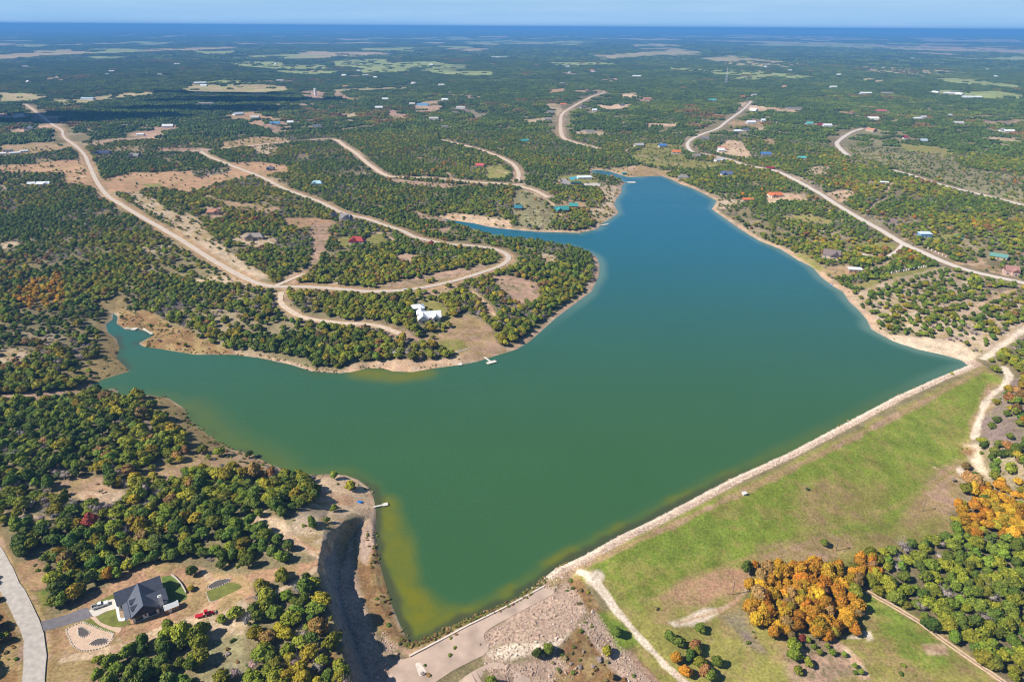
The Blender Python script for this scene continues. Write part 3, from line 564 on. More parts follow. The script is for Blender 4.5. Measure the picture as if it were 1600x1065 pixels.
# ------------------------------------------------------------------ ground: one sheet from under the camera to the horizon
ymid = np.concatenate([np.arange(1420, 62, -1.75), np.arange(62, 49.0, -0.7), np.arange(49.0, 45.8, -0.35)])
_, rr_ = ray0(np.full(ymid.shape, 800.0), ymid, 0.0)
rr_ = np.concatenate([[1.0, 15, 30, 50, 70, 85, 95, 103], rr_[rr_ > 106], [95000.0, 125000.0, 150000.0]])
th = np.concatenate([np.arange(-180, -50, 5.0), np.linspace(-46, 46, 800), np.arange(50, 181, 5.0)]) * math.pi / 180
TH, RR = np.meshgrid(th, rr_)
GX, GY = RR * np.sin(TH), RR * np.cos(TH)
GL = sdf(LAKE, GX, GY, 340.0)
GL = np.minimum(GL, 320.0)
mark('lake sdf')
GZ = hgt(GX, GY, GL)
mark('height')
GC, _ = soil_and_trees(GX, GY, GL)
for kind, line, w, ex in ROADS:
    dd = pdist(line, GX, GY, w + 12)
    GZ = GZ - smooth(w * 0.5 + 1.5, w * 0.5 - 0.4, dd) * np.clip(0.12 + RR * 0.00025, 0.12, 0.6)
mark('soil')
nr, nc = GX.shape
ii, jj = np.meshgrid(np.arange(nr - 1), np.arange(nc - 1), indexing='ij')
base = (ii * nc + jj).ravel()
QUADS = np.stack([base, base + 1, base + nc + 1, base + nc], 1)
gme = mesh_np('ground', np.stack([GX, GY, GZ], -1).reshape(-1, 3), QUADS[:, ::-1])
at_ = gme.color_attributes.new('soil', 'FLOAT_COLOR', 'POINT')
at_.data.foreach_set('color', np.concatenate([GC, np.ones(GC.shape[:2] + (1,))], -1).astype(np.float32).ravel())

def ground_material():
    m = bpy.data.materials.new('earth_and_grass')
    m.use_nodes = True
    n, l = m.node_tree.nodes, m.node_tree.links
    b = n['Principled BSDF']
    b.inputs['Roughness'].default_value = 0.95
    b.inputs['Specular IOR Level'].default_value = 0.1
    a = n.new('ShaderNodeAttribute')
    a.attribute_name = 'soil'
    g = n.new('ShaderNodeNewGeometry')
    def noise(sc, det, lo, hi):
        t = n.new('ShaderNodeTexNoise')
        t.inputs['Scale'].default_value = sc
        t.inputs['Detail'].default_value = det
        t.inputs['Roughness'].default_value = 0.65
        l.new(g.outputs['Position'], t.inputs['Vector'])
        r = n.new('ShaderNodeMapRange')
        r.inputs[1].default_value, r.inputs[2].default_value = 0.28, 0.72
        r.inputs[3].default_value, r.inputs[4].default_value = lo, hi
        l.new(t.outputs[0], r.inputs[0])
        return r.outputs[0], t
    f1, t1 = noise(0.9, 7, 0.52, 1.46)
    f2, t2 = noise(0.11, 6, 0.70, 1.28)
    f3, t3 = noise(0.006, 6, 0.7, 1.3)
    m1 = n.new('ShaderNodeMath'); m1.operation = 'MULTIPLY'
    l.new(f1, m1.inputs[0]); l.new(f2, m1.inputs[1])
    m2 = n.new('ShaderNodeMath'); m2.operation = 'MULTIPLY'
    l.new(m1.outputs[0], m2.inputs[0]); l.new(f3, m2.inputs[1])
    x = n.new('ShaderNodeVectorMath'); x.operation = 'SCALE'
    l.new(a.outputs['Color'], x.inputs[0]); l.new(m2.outputs[0], x.inputs['Scale'])
    hs = n.new('ShaderNodeHueSaturation')
    h1, _t = noise(0.35, 4, 0.485, 0.515)
    l.new(h1, hs.inputs['Hue'])
    l.new(x.outputs[0], hs.inputs['Color'])
    l.new(hs.outputs[0], b.inputs['Base Color'])
    bp = n.new('ShaderNodeBump')
    bp.inputs['Strength'].default_value = 0.5
    bp.inputs['Distance'].default_value = 0.35
    l.new(t1.outputs[0], bp.inputs['Height'])
    l.new(bp.outputs[0], b.inputs['Normal'])
    return m
ground = obj('ground', gme, None, (ground_material(),), kind='structure')

mark('ground')
# ------------------------------------------------------------------ the lake
wr, wc = np.arange(0, nr, 2), np.arange(0, nc, 2)
WX, WY, WL = GX[np.ix_(wr, wc)], GY[np.ix_(wr, wc)], GL[np.ix_(wr, wc)]
n2r, n2c = WX.shape
ii, jj = np.meshgrid(np.arange(n2r - 1), np.arange(n2c - 1), indexing='ij')
base = (ii * n2c + jj).ravel()
q = np.stack([base, base + 1, base + n2c + 1, base + n2c], 1)
wl = WL.ravel()
q = q[(wl[q].min(1) < 1.5)]
used, inv = np.unique(q.ravel(), return_inverse=True)
q = inv.reshape(q.shape)
vx, vy, vl = WX.ravel()[used], WY.ravel()[used], wl[used]
ok = hgt(vx, vy, vl)
# drop sheet cells that would lie over the low meadow behind the dam
low = (vl > 0) & (ok < 0.02) & (sdf(DOWN, vx, vy, 30.0) < 3)
q = q[~low[q].any(1)]
lme = mesh_np('lake_water', np.stack([vx, vy, np.zeros_like(vx)], 1), q[:, ::-1])
sx, sy = PP([(610,880),(640,985)]), None
shallow = np.maximum(smooth(11, 2, pdist(poly_at([(600,790),(604,830),(612,870),(624,920),(640,960),(655,980)], 0), vx, vy, 45) - 2 + 3 * fbm(vx, vy, 14.0, 3, 2)),
                     (.35 + .65 * smooth(-.4, .4, fbm(vx, vy, 22.0, 9, 2))) * smooth(8, 2, pdist(poly_at([(655,985),(690,975),(740,955),(800,928),(855,890),(960,835),(1060,784),(1229,705)], 0), vx, vy, 30) + 1.5 * fbm(vx, vy, 9.0, 3, 2)) * smooth(300, 40, vx))
bay = smooth(7, -6, sdf(poly_at([(604,850),(625,890),(655,925),(705,945),(730,950),(650,988),(640,980),(618,930)], 0), vx, vy, 40) + 4 * fbm(vx, vy, 16.0, 4, 2))
edge = smooth(-11, -1, vl + 3 * fbm(vx, vy, 30.0, 5, 2))
spit = smooth(26, 0, pdist(poly_at([(290,640),(330,680),(360,700),(420,730)], 0), vx, vy, 45)) * 0.36
spit2 = smooth(16, 0, pdist(poly_at([(565,582),(620,588),(660,583)], 0), vx, vy, 30)) * 0.8
alg = np.clip(np.maximum.reduce([0.75 * shallow, 0.95 * bay, 0.3 * edge * smooth(470, 330, vy), spit, spit2]), 0, 1)
weed = smooth(-5.0, -2.0, vl + 2.2 * fbm(vx, vy, 7.0, 6, 3)) * np.maximum(smooth(-110, -60, vx) * smooth(340, 280, vy), smooth(-120, -180, vx) * smooth(560, 460, vy) * smooth(-.1, .4, fbm(vx, vy, 40.0, 7, 2))) * 0.9
silt = edge * smooth(380, 480, vy) * smooth(0, 100, vx) * 0.6
a = lme.color_attributes.new('bed', 'FLOAT_COLOR', 'POINT')
a.data.foreach_set('color', np.stack([alg, weed, silt, np.ones_like(alg)], -1).astype(np.float32).ravel())

def water_material():
    m = bpy.data.materials.new('lake_water')
    m.use_nodes = True
    n, l = m.node_tree.nodes, m.node_tree.links
    b = n['Principled BSDF']
    b.inputs['Roughness'].default_value = 0.16
    b.inputs['IOR'].default_value = 1.333
    at = n.new('ShaderNodeAttribute'); at.attribute_name = 'bed'
    sp = n.new('ShaderNodeSeparateColor')
    l.new(at.outputs['Color'], sp.inputs[0])
    g = n.new('ShaderNodeNewGeometry')
    def mix(fac, a, bcol):
        x = n.new('ShaderNodeMix'); x.data_type = 'RGBA'
        l.new(fac, x.inputs[0])
        if isinstance(a, tuple): x.inputs[6].default_value = a + (1,)
        else: l.new(a, x.inputs[6])
        x.inputs[7].default_value = bcol + (1,)
        return x.outputs[2]
    big = n.new('ShaderNodeTexNoise'); big.inputs['Scale'].default_value = 0.012; big.inputs['Detail'].default_value = 4
    l.new(g.outputs['Position'], big.inputs['Vector'])
    c = mix(big.outputs[0], (0.036, 0.102, 0.036), (0.044, 0.118, 0.043))
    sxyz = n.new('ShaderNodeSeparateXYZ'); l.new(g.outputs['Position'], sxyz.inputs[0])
    deep = n.new('ShaderNodeMapRange'); deep.interpolation_type = 'SMOOTHSTEP'  # weight of the painted sky blue, growing towards the far arm
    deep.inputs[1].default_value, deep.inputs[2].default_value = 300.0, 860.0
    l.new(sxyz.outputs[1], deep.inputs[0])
    c = mix(deep.outputs[0], c, (0.012, 0.122, 0.182))       # sky's blue reflection put into the far water's colour; basin by the dam green
    an = n.new('ShaderNodeTexNoise'); an.inputs['Scale'].default_value = 0.11; an.inputs['Detail'].default_value = 7; an.inputs['Roughness'].default_value = 0.68
    l.new(g.outputs['Position'], an.inputs['Vector'])
    a1 = n.new('ShaderNodeMath'); a1.operation = 'MULTIPLY_ADD'; a1.inputs[1].default_value = 1.5; a1.inputs[2].default_value = -0.75
    l.new(an.outputs[0], a1.inputs[0])
    a2 = n.new('ShaderNodeMath'); a2.operation = 'MULTIPLY'
    l.new(a1.outputs[0], a2.inputs[0]); l.new(sp.outputs[0], a2.inputs[1])
    a3 = n.new('ShaderNodeMath'); a3.operation = 'ADD'; a3.use_clamp = True
    l.new(a2.outputs[0], a3.inputs[0]); l.new(sp.outputs[0], a3.inputs[1])
    c = mix(a3.outputs[0], c, (0.155, 0.155, 0.010))
    c = mix(sp.outputs[1], c, (0.055, 0.065, 0.030))
    c = mix(sp.outputs[2], c, (0.17, 0.26, 0.2))
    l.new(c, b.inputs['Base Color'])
    br = n.new('ShaderNodeTexNoise'); br.inputs['Scale'].default_value = 0.006; br.inputs['Detail'].default_value = 6; br.inputs['Roughness'].default_value = 0.6
    mb_ = n.new('ShaderNodeMapping'); mb_.inputs['Scale'].default_value = (0.5, 1.6, 1.0); mb_.inputs['Rotation'].default_value = (0, 0, 0.35)
    l.new(g.outputs['Position'], mb_.inputs[0]); l.new(mb_.outputs[0], br.inputs['Vector'])
    rr = n.new('ShaderNodeMapRange'); rr.inputs[1].default_value, rr.inputs[2].default_value = 0.35, 0.65
    rr.inputs[3].default_value, rr.inputs[4].default_value = 0.05, 0.32
    l.new(br.outputs[0], rr.inputs[0]); l.new(rr.outputs[0], b.inputs['Roughness'])
    w = n.new('ShaderNodeTexNoise'); w.inputs['Scale'].default_value = 0.55; w.inputs['Detail'].default_value = 4; w.inputs['Roughness'].default_value = 0.6
    mp = n.new('ShaderNodeMapping'); mp.inputs['Scale'].default_value = (1.0, 0.55, 1.0); mp.inputs['Rotation'].default_value = (0, 0, 0.5)
    l.new(g.outputs['Position'], mp.inputs[0]); l.new(mp.outputs[0], w.inputs['Vector'])
    bp = n.new('ShaderNodeBump'); bp.inputs['Strength'].default_value = 0.55; bp.inputs['Distance'].default_value = 0.22
    l.new(w.outputs[0], bp.inputs['Height']); l.new(bp.outputs[0], b.inputs['Normal'])
    return m
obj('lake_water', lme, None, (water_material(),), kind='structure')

mark('lake')
# ------------------------------------------------------------------ clouds that shade the far woods
cv, cf = [], []
_crng = np.random.default_rng(3)
cm = mat('cloud_white', (.85, .86, .88), 1.0, .04, .002)
for (px_, py_, rx, ry) in ((30, 186, 280, 110), (130, 180, 200, 70), (260, 170, 260, 60), (390, 156, 260, 80), (330, 146, 240, 60)):
    gx, gy, gz = (float(v[0]) for v in P(px_, py_))
    hc = 1150.0
    k = hc / math.tan(SUN_EL) 
    cx, cy = gx + math.sin(SUN_AZ) * k, gy + math.cos(SUN_AZ) * k
    bm = bmesh.new()
    for q in range(9):
        bmesh.ops.create_icosphere(bm, subdivisions=3, radius=1.0, matrix=Matrix.Translation((_crng.uniform(-.8, .8) * rx, _crng.uniform(-.8, .8) * ry, _crng.uniform(0, 60))) @ Matrix.Diagonal((rx * _crng.uniform(.25, .55), ry * _crng.uniform(.3, .6), 70 * _crng.uniform(.5, 1.1), 1)))
    for v in bm.verts:
        v.co += v.normal * 16 * float(vnoise(v.co.x + v.co.z, v.co.y - v.co.z, 40.0, 5))
    me = bpy.data.meshes.new('cloud'); bm.to_mesh(me); bm.free()
    o = obj('cloud', me, None, (cm,), kind='structure')
    o.location = (cx, cy, hc)
# ------------------------------------------------------------------ haze
hz = MB().box(-160000, 160000, -160000, 160000, -60, 236)
hm = bpy.data.materials.new('haze')
hm.use_nodes = True
hn, hl = hm.node_tree.nodes, hm.node_tree.links
hn.remove(hn['Principled BSDF'])
pv = hn.new('ShaderNodeVolumePrincipled')
pv.inputs['Color'].default_value = (0.16, 0.47, 1.0, 1)
pv.inputs['Density'].default_value = 1.05e-4
pv.inputs['Anisotropy'].default_value = 0.0
hl.new(pv.outputs[0], hn['Material Output'].inputs['Volume'])
hz.build('haze', hm, kind='stuff')

# ------------------------------------------------------------------ roads: sheets draped on the ground
ROADMAT = dict(paved=mat('worn_asphalt', (0.53, 0.44, 0.36), 0.9, 0.16, 0.35), gravel=mat('caliche_gravel', (0.58, 0.455, 0.345), 0.95, 0.2, 0.35),
               country=mat('chip_seal', (0.60, 0.53, 0.46), 0.9, 0.12, 0.5), lane=mat('lane_concrete', (0.45, 0.405, 0.36), 0.9, 0.2, 0.5))

def strip(name, line, w, m, lift=0.06, cross=4, wob=0.12, **kw):
    line = np.asarray(line)
    t = np.gradient(line, axis=0)
    t /= np.maximum(np.linalg.norm(t, axis=1, keepdims=True), 1e-9)
    nrm = np.stack([-t[:, 1], t[:, 0]], 1)
    v, f = [], []
    k = cross + 3
    for i, (p, q) in enumerate(zip(line, nrm)):
        wl = w / 2 + wob * vnoise(p[0], p[1], 6.0, 3) * w / 2
        wr = w / 2 + wob * vnoise(p[0], p[1], 6.0, 4) * w / 2
        xs = np.concatenate([[-wl], np.linspace(-wl, wr, cross + 1), [wr]])
        X, Y = p[0] + q[0] * xs, p[1] + q[1] * xs
        hc = hgt(X, Y)
        r = math.hypot(p[0], p[1])
        Z = 0.5 * hc + 0.5 * hc[len(hc) // 2] + lift + r * 0.00012
        Z[0] -= 0.5 + r * 0.0003
        Z[-1] -= 0.5 + r * 0.0003
        v += list(zip(X, Y, Z))
        if i:
            b = (i - 1) * k
            f += [(b + j, b + j + 1, b + k + j + 1, b + k + j) for j in range(k - 1)]
    return obj(name, mesh(name, v, [q_[::-1] for q_ in f]), None, (m,), kind='structure', **kw)
for kind, line, w, ex in ROADS:
    strip({'paved': 'paved_road', 'gravel': 'gravel_road', 'country': 'county_road', 'lane': 'concrete_lane'}[kind], line, w, ROADMAT[kind])
mark('roads')

for off in (-.85, .85):
    ln = catmull(PP([(1354,923),(1398,948),(1438,972),(1469,996),(1516,1029),(1570,1066),(1610,1095)]), 3.0)
    t_ = np.gradient(ln, axis=0); t_ /= np.linalg.norm(t_, axis=1, keepdims=True)
    strip('wheel_rut', ln + np.stack([-t_[:, 1], t_[:, 0]], 1) * off, .75, mat('rut_sand', (.58, .44, .30), .95, .2, 1.0), .05, 2, .35)

def sheet(name, pts_px, m, lift=0.05, step=1.2, z=None, kind='structure', parent=None):
    """a flat ground covering with the outline seen from the drone, draped on the ground"""
    poly = PP(pts_px) if z is None else poly_at(pts_px, z)
    bm = bmesh.new()
    vs_ = [bm.verts.new((p[0], p[1], 0)) for p in catmull(np.vstack([poly, poly[:1]]), step)[:-1]]
    bm.faces.new(vs_)
    bmesh.ops.triangulate(bm, faces=bm.faces[:])
    co = np.array([v.co[:] for v in bm.verts])
    h = hgt(co[:, 0], co[:, 1])
    for v, zz in zip(bm.verts, h):
        v.co.z = zz + lift
    geo = bm.faces[:]
    ext = bmesh.ops.extrude_face_region(bm, geom=geo)
    for e in ext['geom']:
        if isinstance(e, bmesh.types.BMVert):
            e.co.z -= 0.4
    bmesh.ops.recalc_face_normals(bm, faces=bm.faces[:])
    me = bpy.data.meshes.new(name)
    bm.to_mesh(me)
    bm.free()
    if kind:
        return obj(name, me, parent, (m,), kind=kind)
    return obj(name, me, parent, (m,))

# ------------------------------------------------------------------ tree shapes
def leaf_material(name, rough=0.7):
    m = bpy.data.materials.new(name)
    m.use_nodes = True
    n, l = m.node_tree.nodes, m.node_tree.links
    b = n['Principled BSDF']
    b.inputs['Roughness'].default_value = rough
    b.inputs['Specular IOR Level'].default_value = 0.15
    a = n.new('ShaderNodeAttribute'); a.attribute_type = 'INSTANCER'; a.attribute_name = 'tint'
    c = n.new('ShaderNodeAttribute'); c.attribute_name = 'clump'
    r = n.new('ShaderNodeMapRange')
    r.inputs[3].default_value, r.inputs[4].default_value = 0.5, 1.75  # wide brightness range, so the colour itself makes tree tops look lit
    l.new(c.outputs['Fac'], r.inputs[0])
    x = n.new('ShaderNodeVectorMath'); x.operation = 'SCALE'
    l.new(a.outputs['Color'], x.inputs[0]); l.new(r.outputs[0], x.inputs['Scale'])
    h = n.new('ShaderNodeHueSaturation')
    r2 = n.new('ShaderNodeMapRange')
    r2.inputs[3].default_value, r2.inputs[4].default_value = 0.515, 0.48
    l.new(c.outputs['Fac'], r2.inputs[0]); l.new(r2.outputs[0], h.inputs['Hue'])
    l.new(x.outputs[0], h.inputs['Color'])
    l.new(h.outputs[0], b.inputs['Base Color'])
    return m
LEAF = leaf_material('leaves')
BARK = mat('bark', (0.16, 0.125, 0.10), 0.95, 0.3, 4.0)
GREYBARK = mat('pale_bark', (0.36, 0.31, 0.29), 0.95, 0.3, 4.0)

_ico = {}
def ico(k):
    if k not in _ico:
        bm = bmesh.new()
        bmesh.ops.create_icosphere(bm, subdivisions=k, radius=1.0)
        _ico[k] = (np.array([v.co[:] for v in bm.verts]), [tuple(v.index for v in f.verts) for f in bm.faces])
        bm.free()
    return _ico[k]

def crown_mesh(name, lobes, leaves, rng, leaf=0.2, sub=2, clump_lo=0.0):
    """lobes: (x, y, z, r, flatten). A dark inner mass of uneven lobes under a coat of many leaf sprays."""
    V, F, C = [], [], []
    nb = 0
    iv, fc = ico(sub)
    for (x, y, z, r, fl) in lobes:
        s1, s2, s3 = rng.uniform(0, 50, 3)
        n = 1 + 0.22 * np.sin(iv[:, 0] * 4.1 + s1) * np.sin(iv[:, 1] * 4.7 + s2) + 0.16 * np.sin(iv[:, 2] * 6.3 + s3 + iv[:, 0] * 5)
        p = iv * (n * r * 0.93)[:, None] * np.array([1, 1, fl]) + np.array([x, y, z])
        V.append(p)
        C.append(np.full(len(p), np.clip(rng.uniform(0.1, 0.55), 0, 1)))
        F += [tuple(i + nb for i in f) for f in fc]
        nb += len(p)
    w = np.array([l_[3] ** 2 for l_ in lobes]); w /= w.sum()
    for k in range(leaves):
        x, y, z, r, fl = lobes[rng.choice(len(lobes), p=w)]
        d = rng.normal(size=3); d[2] = abs(d[2]) * 0.9 - 0.25; d /= np.linalg.norm(d)
        c = np.array([x, y, z]) + d * np.array([1, 1, fl]) * r * rng.uniform(0.86, 1.14)
        nn = d + rng.normal(size=3) * 0.45; nn /= np.linalg.norm(nn)
        t = np.cross(nn, rng.normal(size=3)); t /= np.linalg.norm(t)
        b = np.cross(nn, t)
        s = leaf * rng.uniform(0.6, 1.3)
        V.append(np.array([c - t * s * 0.55 - b * s * 0.35, c + t * s * 0.55 - b * s * 0.3, c + t * 0.15 * s + b * s * 0.75 + nn * 0.2 * s, c - t * s * 0.6 + b * s * 0.35]))
        C.append(np.full(4, np.clip(rng.uniform(clump_lo, 1.0) * 0.75 + 0.25 * (d[2] > 0.2), 0, 1)))  # random tone per spray; upward ones lighter, top light painted in
        F.append((nb, nb + 1, nb + 2, nb + 3))
        nb += 4
    me = mesh(name, np.vstack(V), F, False)
    a = me.attributes.new('clump', 'FLOAT', 'POINT')
    a.data.foreach_set('value', np.concatenate(C).astype(np.float32))
    return me

def limb_mesh(name, h, r, limbs, rng, twigs=0, spread=0.7, top=1.0):
    m = MB()
    b = Vector((0, 0, -0.12))
    mid = Vector((rng.uniform(-.05, .05), rng.uniform(-.05, .05), h * 0.5))
    t = Vector((rng.uniform(-.08, .08), rng.uniform(-.08, .08), h))
    m.tube(b, mid, r, r * 0.8, 6); m.tube(mid, t, r * 0.8, r * 0.6, 6)
    for i in range(limbs):
        a = 2 * math.pi * i / limbs + rng.uniform(-.4, .4)
        q = t + Vector((math.cos(a) * spread * rng.uniform(.5, .9), math.sin(a) * spread * rng.uniform(.5, .9), rng.uniform(.35, .8) * top))
        s0 = mid.lerp(t, rng.uniform(.3, 1))
        m.tube(s0, q, r * 0.5, r * 0.16, 5)
        for k in range(twigs):
            e = q + Vector((math.cos(a) * .3, math.sin(a) * .3, .25)) * rng.uniform(.5, 1.3) + Vector(rng.normal(size=3) * .22)
            s1 = s0.lerp(q, rng.uniform(.35, 1))
            m.tube(s1, e, r * 0.2, r * 0.05, 3)
            for j in range(3):
                e2 = s1.lerp(e, rng.uniform(.4, 1))
                m.tube(e2, e2 + Vector(rng.normal(size=3) * .22 + np.array([0, 0, .12])), r * 0.1, r * 0.04, 3)
    return mesh(name, m.v, m.f)

def lobes_round(rng, n, spread, rz, z0, fl):
    out = [(0, 0, z0 + 0.15, 0.62, fl)]
    for i in range(n):
        a = 2 * math.pi * i / n + rng.uniform(-.35, .35)
        d = spread * rng.uniform(.75, 1.1)
        out.append((math.cos(a) * d, math.sin(a) * d, z0 + rng.uniform(-rz, rz), rng.uniform(.36, .52), fl))
    for i in range(3):
        a = rng.uniform(0, 6.28)
        out.append((math.cos(a) * .28, math.sin(a) * .28, z0 + rng.uniform(.25, .5), rng.uniform(.32, .45), fl))
    return out

SHAPES = {}          # kind -> list of (trunk mesh, crown mesh)
_r = np.random.default_rng(5)
SHAPES['juniper_tree'] = []
for i in range(5):
    lb = lobes_round(_r, 5, .48, .12, .92, .95)
    lb.append((_r.uniform(-.1, .1), _r.uniform(-.1, .1), 1.5, .34, 1.0))
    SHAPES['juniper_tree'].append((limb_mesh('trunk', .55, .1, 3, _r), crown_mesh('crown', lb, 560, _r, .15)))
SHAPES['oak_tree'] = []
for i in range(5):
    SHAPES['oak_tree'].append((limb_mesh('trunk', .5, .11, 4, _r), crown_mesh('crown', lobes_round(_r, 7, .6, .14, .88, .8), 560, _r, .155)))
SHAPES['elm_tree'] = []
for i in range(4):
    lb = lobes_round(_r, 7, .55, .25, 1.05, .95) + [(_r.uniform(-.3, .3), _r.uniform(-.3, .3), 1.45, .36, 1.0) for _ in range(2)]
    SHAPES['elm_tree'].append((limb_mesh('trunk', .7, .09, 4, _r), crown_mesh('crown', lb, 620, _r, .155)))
SHAPES['bare_tree'] = []
for i in range(3):
    lb = [(0, 0, .9, .4, .7)] + [(_r.uniform(-.5, .5), _r.uniform(-.5, .5), _r.uniform(.7, 1.2), .25, .8) for _ in range(3)]
    c = crown_mesh('crown', lb, 330, _r, .1)
    SHAPES['bare_tree'].append((limb_mesh('trunk', .45, .06, 7, _r, 5, .8), c))
SHAPES['bush'] = []
for i in range(3):
    lb = [(_r.uniform(-.5, .5), _r.uniform(-.5, .5), .3, _r.uniform(.35, .55), .8) for _ in range(4)]
    SHAPES['bush'].append((limb_mesh('stem', .2, .06, 3, _r, 0, .3, .4), crown_mesh('foliage', lb, 150, _r, .2)))
# far-off groves: many crowns in one clump
GROVE = []
for i in range(4):
    lb = []
    for k in range(13):
        lb.append((_r.uniform(-13, 13), _r.uniform(-13, 13), _r.uniform(1.5, 2.6), _r.uniform(2.2, 3.6), .85))
    GROVE.append(crown_mesh('grove', lb, 260, _r, 1.5, 2))
MASS = []
for i in range(3):
    lb = [(_r.uniform(-48, 48), _r.uniform(-48, 48), _r.uniform(.5, 2), _r.uniform(6, 12), .45) for k in range(24)]
    MASS.append(crown_mesh('mass', lb, 90, _r, 6.0, 2))
mark('tree shapes')

# ------------------------------------------------------------------ building helpers
_mats = {}
def M(name, col=None, rough=0.7, var=0.08, scale=1.0, metal=0.0, spec=0.3):
    if name not in _mats:
        _mats[name] = mat(name, col, rough, var, scale, metal, 0.0, spec)
    return _mats[name]
GLASS = M('window_glass', (0.03, 0.045, 0.07), 0.12, 0.05, 1.0, 0.0, 0.6)
TRIM = M('white_trim', (0.74, 0.73, 0.70), 0.6)
CONC = M('pale_concrete', (0.58, 0.53, 0.46), 0.9, 0.12, 0.6)
def roof_mb(L, D, eave, ridge, over=0.45, th=0.18, x0=None, hip=0.0, half=None):
    """a pitched roof along x, its two slopes with thickness; hip pulls the ridge ends in"""
    m = MB()
    a, b = (-L / 2, L / 2) if x0 is None else x0
    hd = D / 2
    sl = (ridge - eave) / hd
    a, b = a - over, b + over
    y, ze = hd + over, eave - sl * over
    A, B = (a + hip, 0, ridge), (b - hip, 0, ridge)
    lo = [(a, -y, ze), (b, -y, ze), (b, y, ze), (a, y, ze)]
    up = [(p[0], p[1], p[2] + th) for p in lo]
    A2, B2 = (A[0], 0, ridge + th), (B[0], 0, ridge + th)
    v = lo + [A, B] + up + [A2, B2]
    f = [(6, 7, 11, 10), (8, 9, 10, 11), (1, 0, 4, 5), (3, 2, 5, 4), (0, 1, 7, 6), (2, 3, 9, 8)]
    f += [(7, 8, 11), (9, 6, 10), (2, 1, 5), (0, 3, 4), (1, 2, 8, 7), (3, 0, 6, 9)]
    return m.add(v, f)
def wall_mb(L, D, eave, ridge, x0=None, gable=True):
    m = MB()
    a, b = (-L / 2, L / 2) if x0 is None else x0
    hd = D / 2
    v = [(a, -hd, -.4), (b, -hd, -.4), (b, hd, -.4), (a, hd, -.4), (a, -hd, eave), (b, -hd, eave), (b, hd, eave), (a, hd, eave)]
    f = [(0, 1, 5, 4), (2, 3, 7, 6)]
    if gable:
        v += [(a, 0, ridge - .02), (b, 0, ridge - .02)]
        f += [(1, 2, 6, 9, 5), (3, 0, 4, 8, 7), (4, 5, 9, 8), (6, 7, 8, 9)]
    else:
        f += [(1, 2, 6, 5), (3, 0, 4, 7), (4, 5, 6, 7)]
    return m.add(v, f)
def xf(m, ang=0.0, dx=0.0, dy=0.0, dz=0.0):
    c, s = math.cos(ang), math.sin(ang)
    m.v = [(x * c - y * s + dx, x * s + y * c + dy, z + dz) for x, y, z in m.v]
    return m
def opening(kind, x, y, z, w, h, nx, ny, parent, m, frame=True):
    """window or door proud of the wall; (nx, ny) is the way it looks"""
    tx, ty = -ny, nx
    def slab(w_, h_, d_, z_):
        b = [(x + tx * w_ / 2, y + ty * w_ / 2), (x - tx * w_ / 2, y - ty * w_ / 2)]
        p = [b[0], b[1], (b[1][0] + nx * d_, b[1][1] + ny * d_), (b[0][0] + nx * d_, b[0][1] + ny * d_)]
        return MB().hexa([(q[0], q[1], z_) for q in p], [(q[0], q[1], z_ + h_) for q in p])
    o = slab(w, h, .09, z).build(kind, m, parent)
    if frame:
        slab(w + .26, h + .24, .05, z - .12 if z > .2 else z - .01).build('frame', TRIM, o)
    return o
FOOT = []            # footprints already taken: x, y, radius
PLACES = []          # things a tree can be told by: phrase, x, y
def house(label, cat, px, py, L, D, rot, roof, wall, eave=2.9, ridge=5.6, hip=0.0, wing=None, chim=False, name='house', nwin=3, roofname=None, place=None, group=None):
    x, y, z = (float(v[0]) for v in P(px, py))
    z = float(min(hgt(x + dx, y + dy) for dx in (-L / 3, 0, L / 3) for dy in (-D / 3, 0, D / 3))) + .25
    a = math.radians(rot)
    o = root(name, label, cat, (x, y, z), a, group)
    wall_mb(L, D, eave, ridge, gable=hip == 0).build('wall', wall, o)
    r = roof_mb(L, D, eave, ridge, hip=hip).build('roof', roof, o)
    if chim:
        MB().box(L * .2, L * .2 + 1.0, D * .1, D * .1 + .9, eave, ridge + 1.3).build('chimney', M('chimney_stone', (.42, .34, .27), .9, .2, 3), r)
    for sy in (-1, 1):
        for i in range(nwin):
            xx = L * ((i + .5) / nwin - .5)
            if i == nwin // 2:
                opening('door', xx, sy * D / 2, 0.02, 1.1, 2.1, 0, sy, o, M('dark_door', (.16, .09, .05), .6), False)
            else:
                opening('window', xx, sy * D / 2, .9, 1.5, 1.25, 0, sy, o, GLASS)
    for sx in (-1, 1):
        opening('window', sx * L / 2, -D * .15, .9, 1.3, 1.2, sx, 0, o, GLASS)
    if wing:
        wx, wl_, wd, sgn = wing            # where along x, how far it reaches out, how wide, which side
        wr = eave + (ridge - eave) * min(1.0, wd / D)
        w = xf(wall_mb(0, wd, eave, wr, x0=(0, D / 2 + wl_)), sgn * math.pi / 2, wx, 0)
        w.build('wing', wall, o)
        xf(roof_mb(0, wd, eave, wr + .012, x0=(.46, D / 2 + wl_)), sgn * math.pi / 2, wx, 0).build('roof', roof, o)
        opening('window', wx, sgn * (D / 2 + wl_), .9, 1.6, 1.3, 0, sgn, o, GLASS)
    FOOT.append((x, y, math.hypot(L, D) * .5 + 1.0 + (wing[1] if wing else 0) * .5))
    if place:
        PLACES.append((place, x, y))
    return o

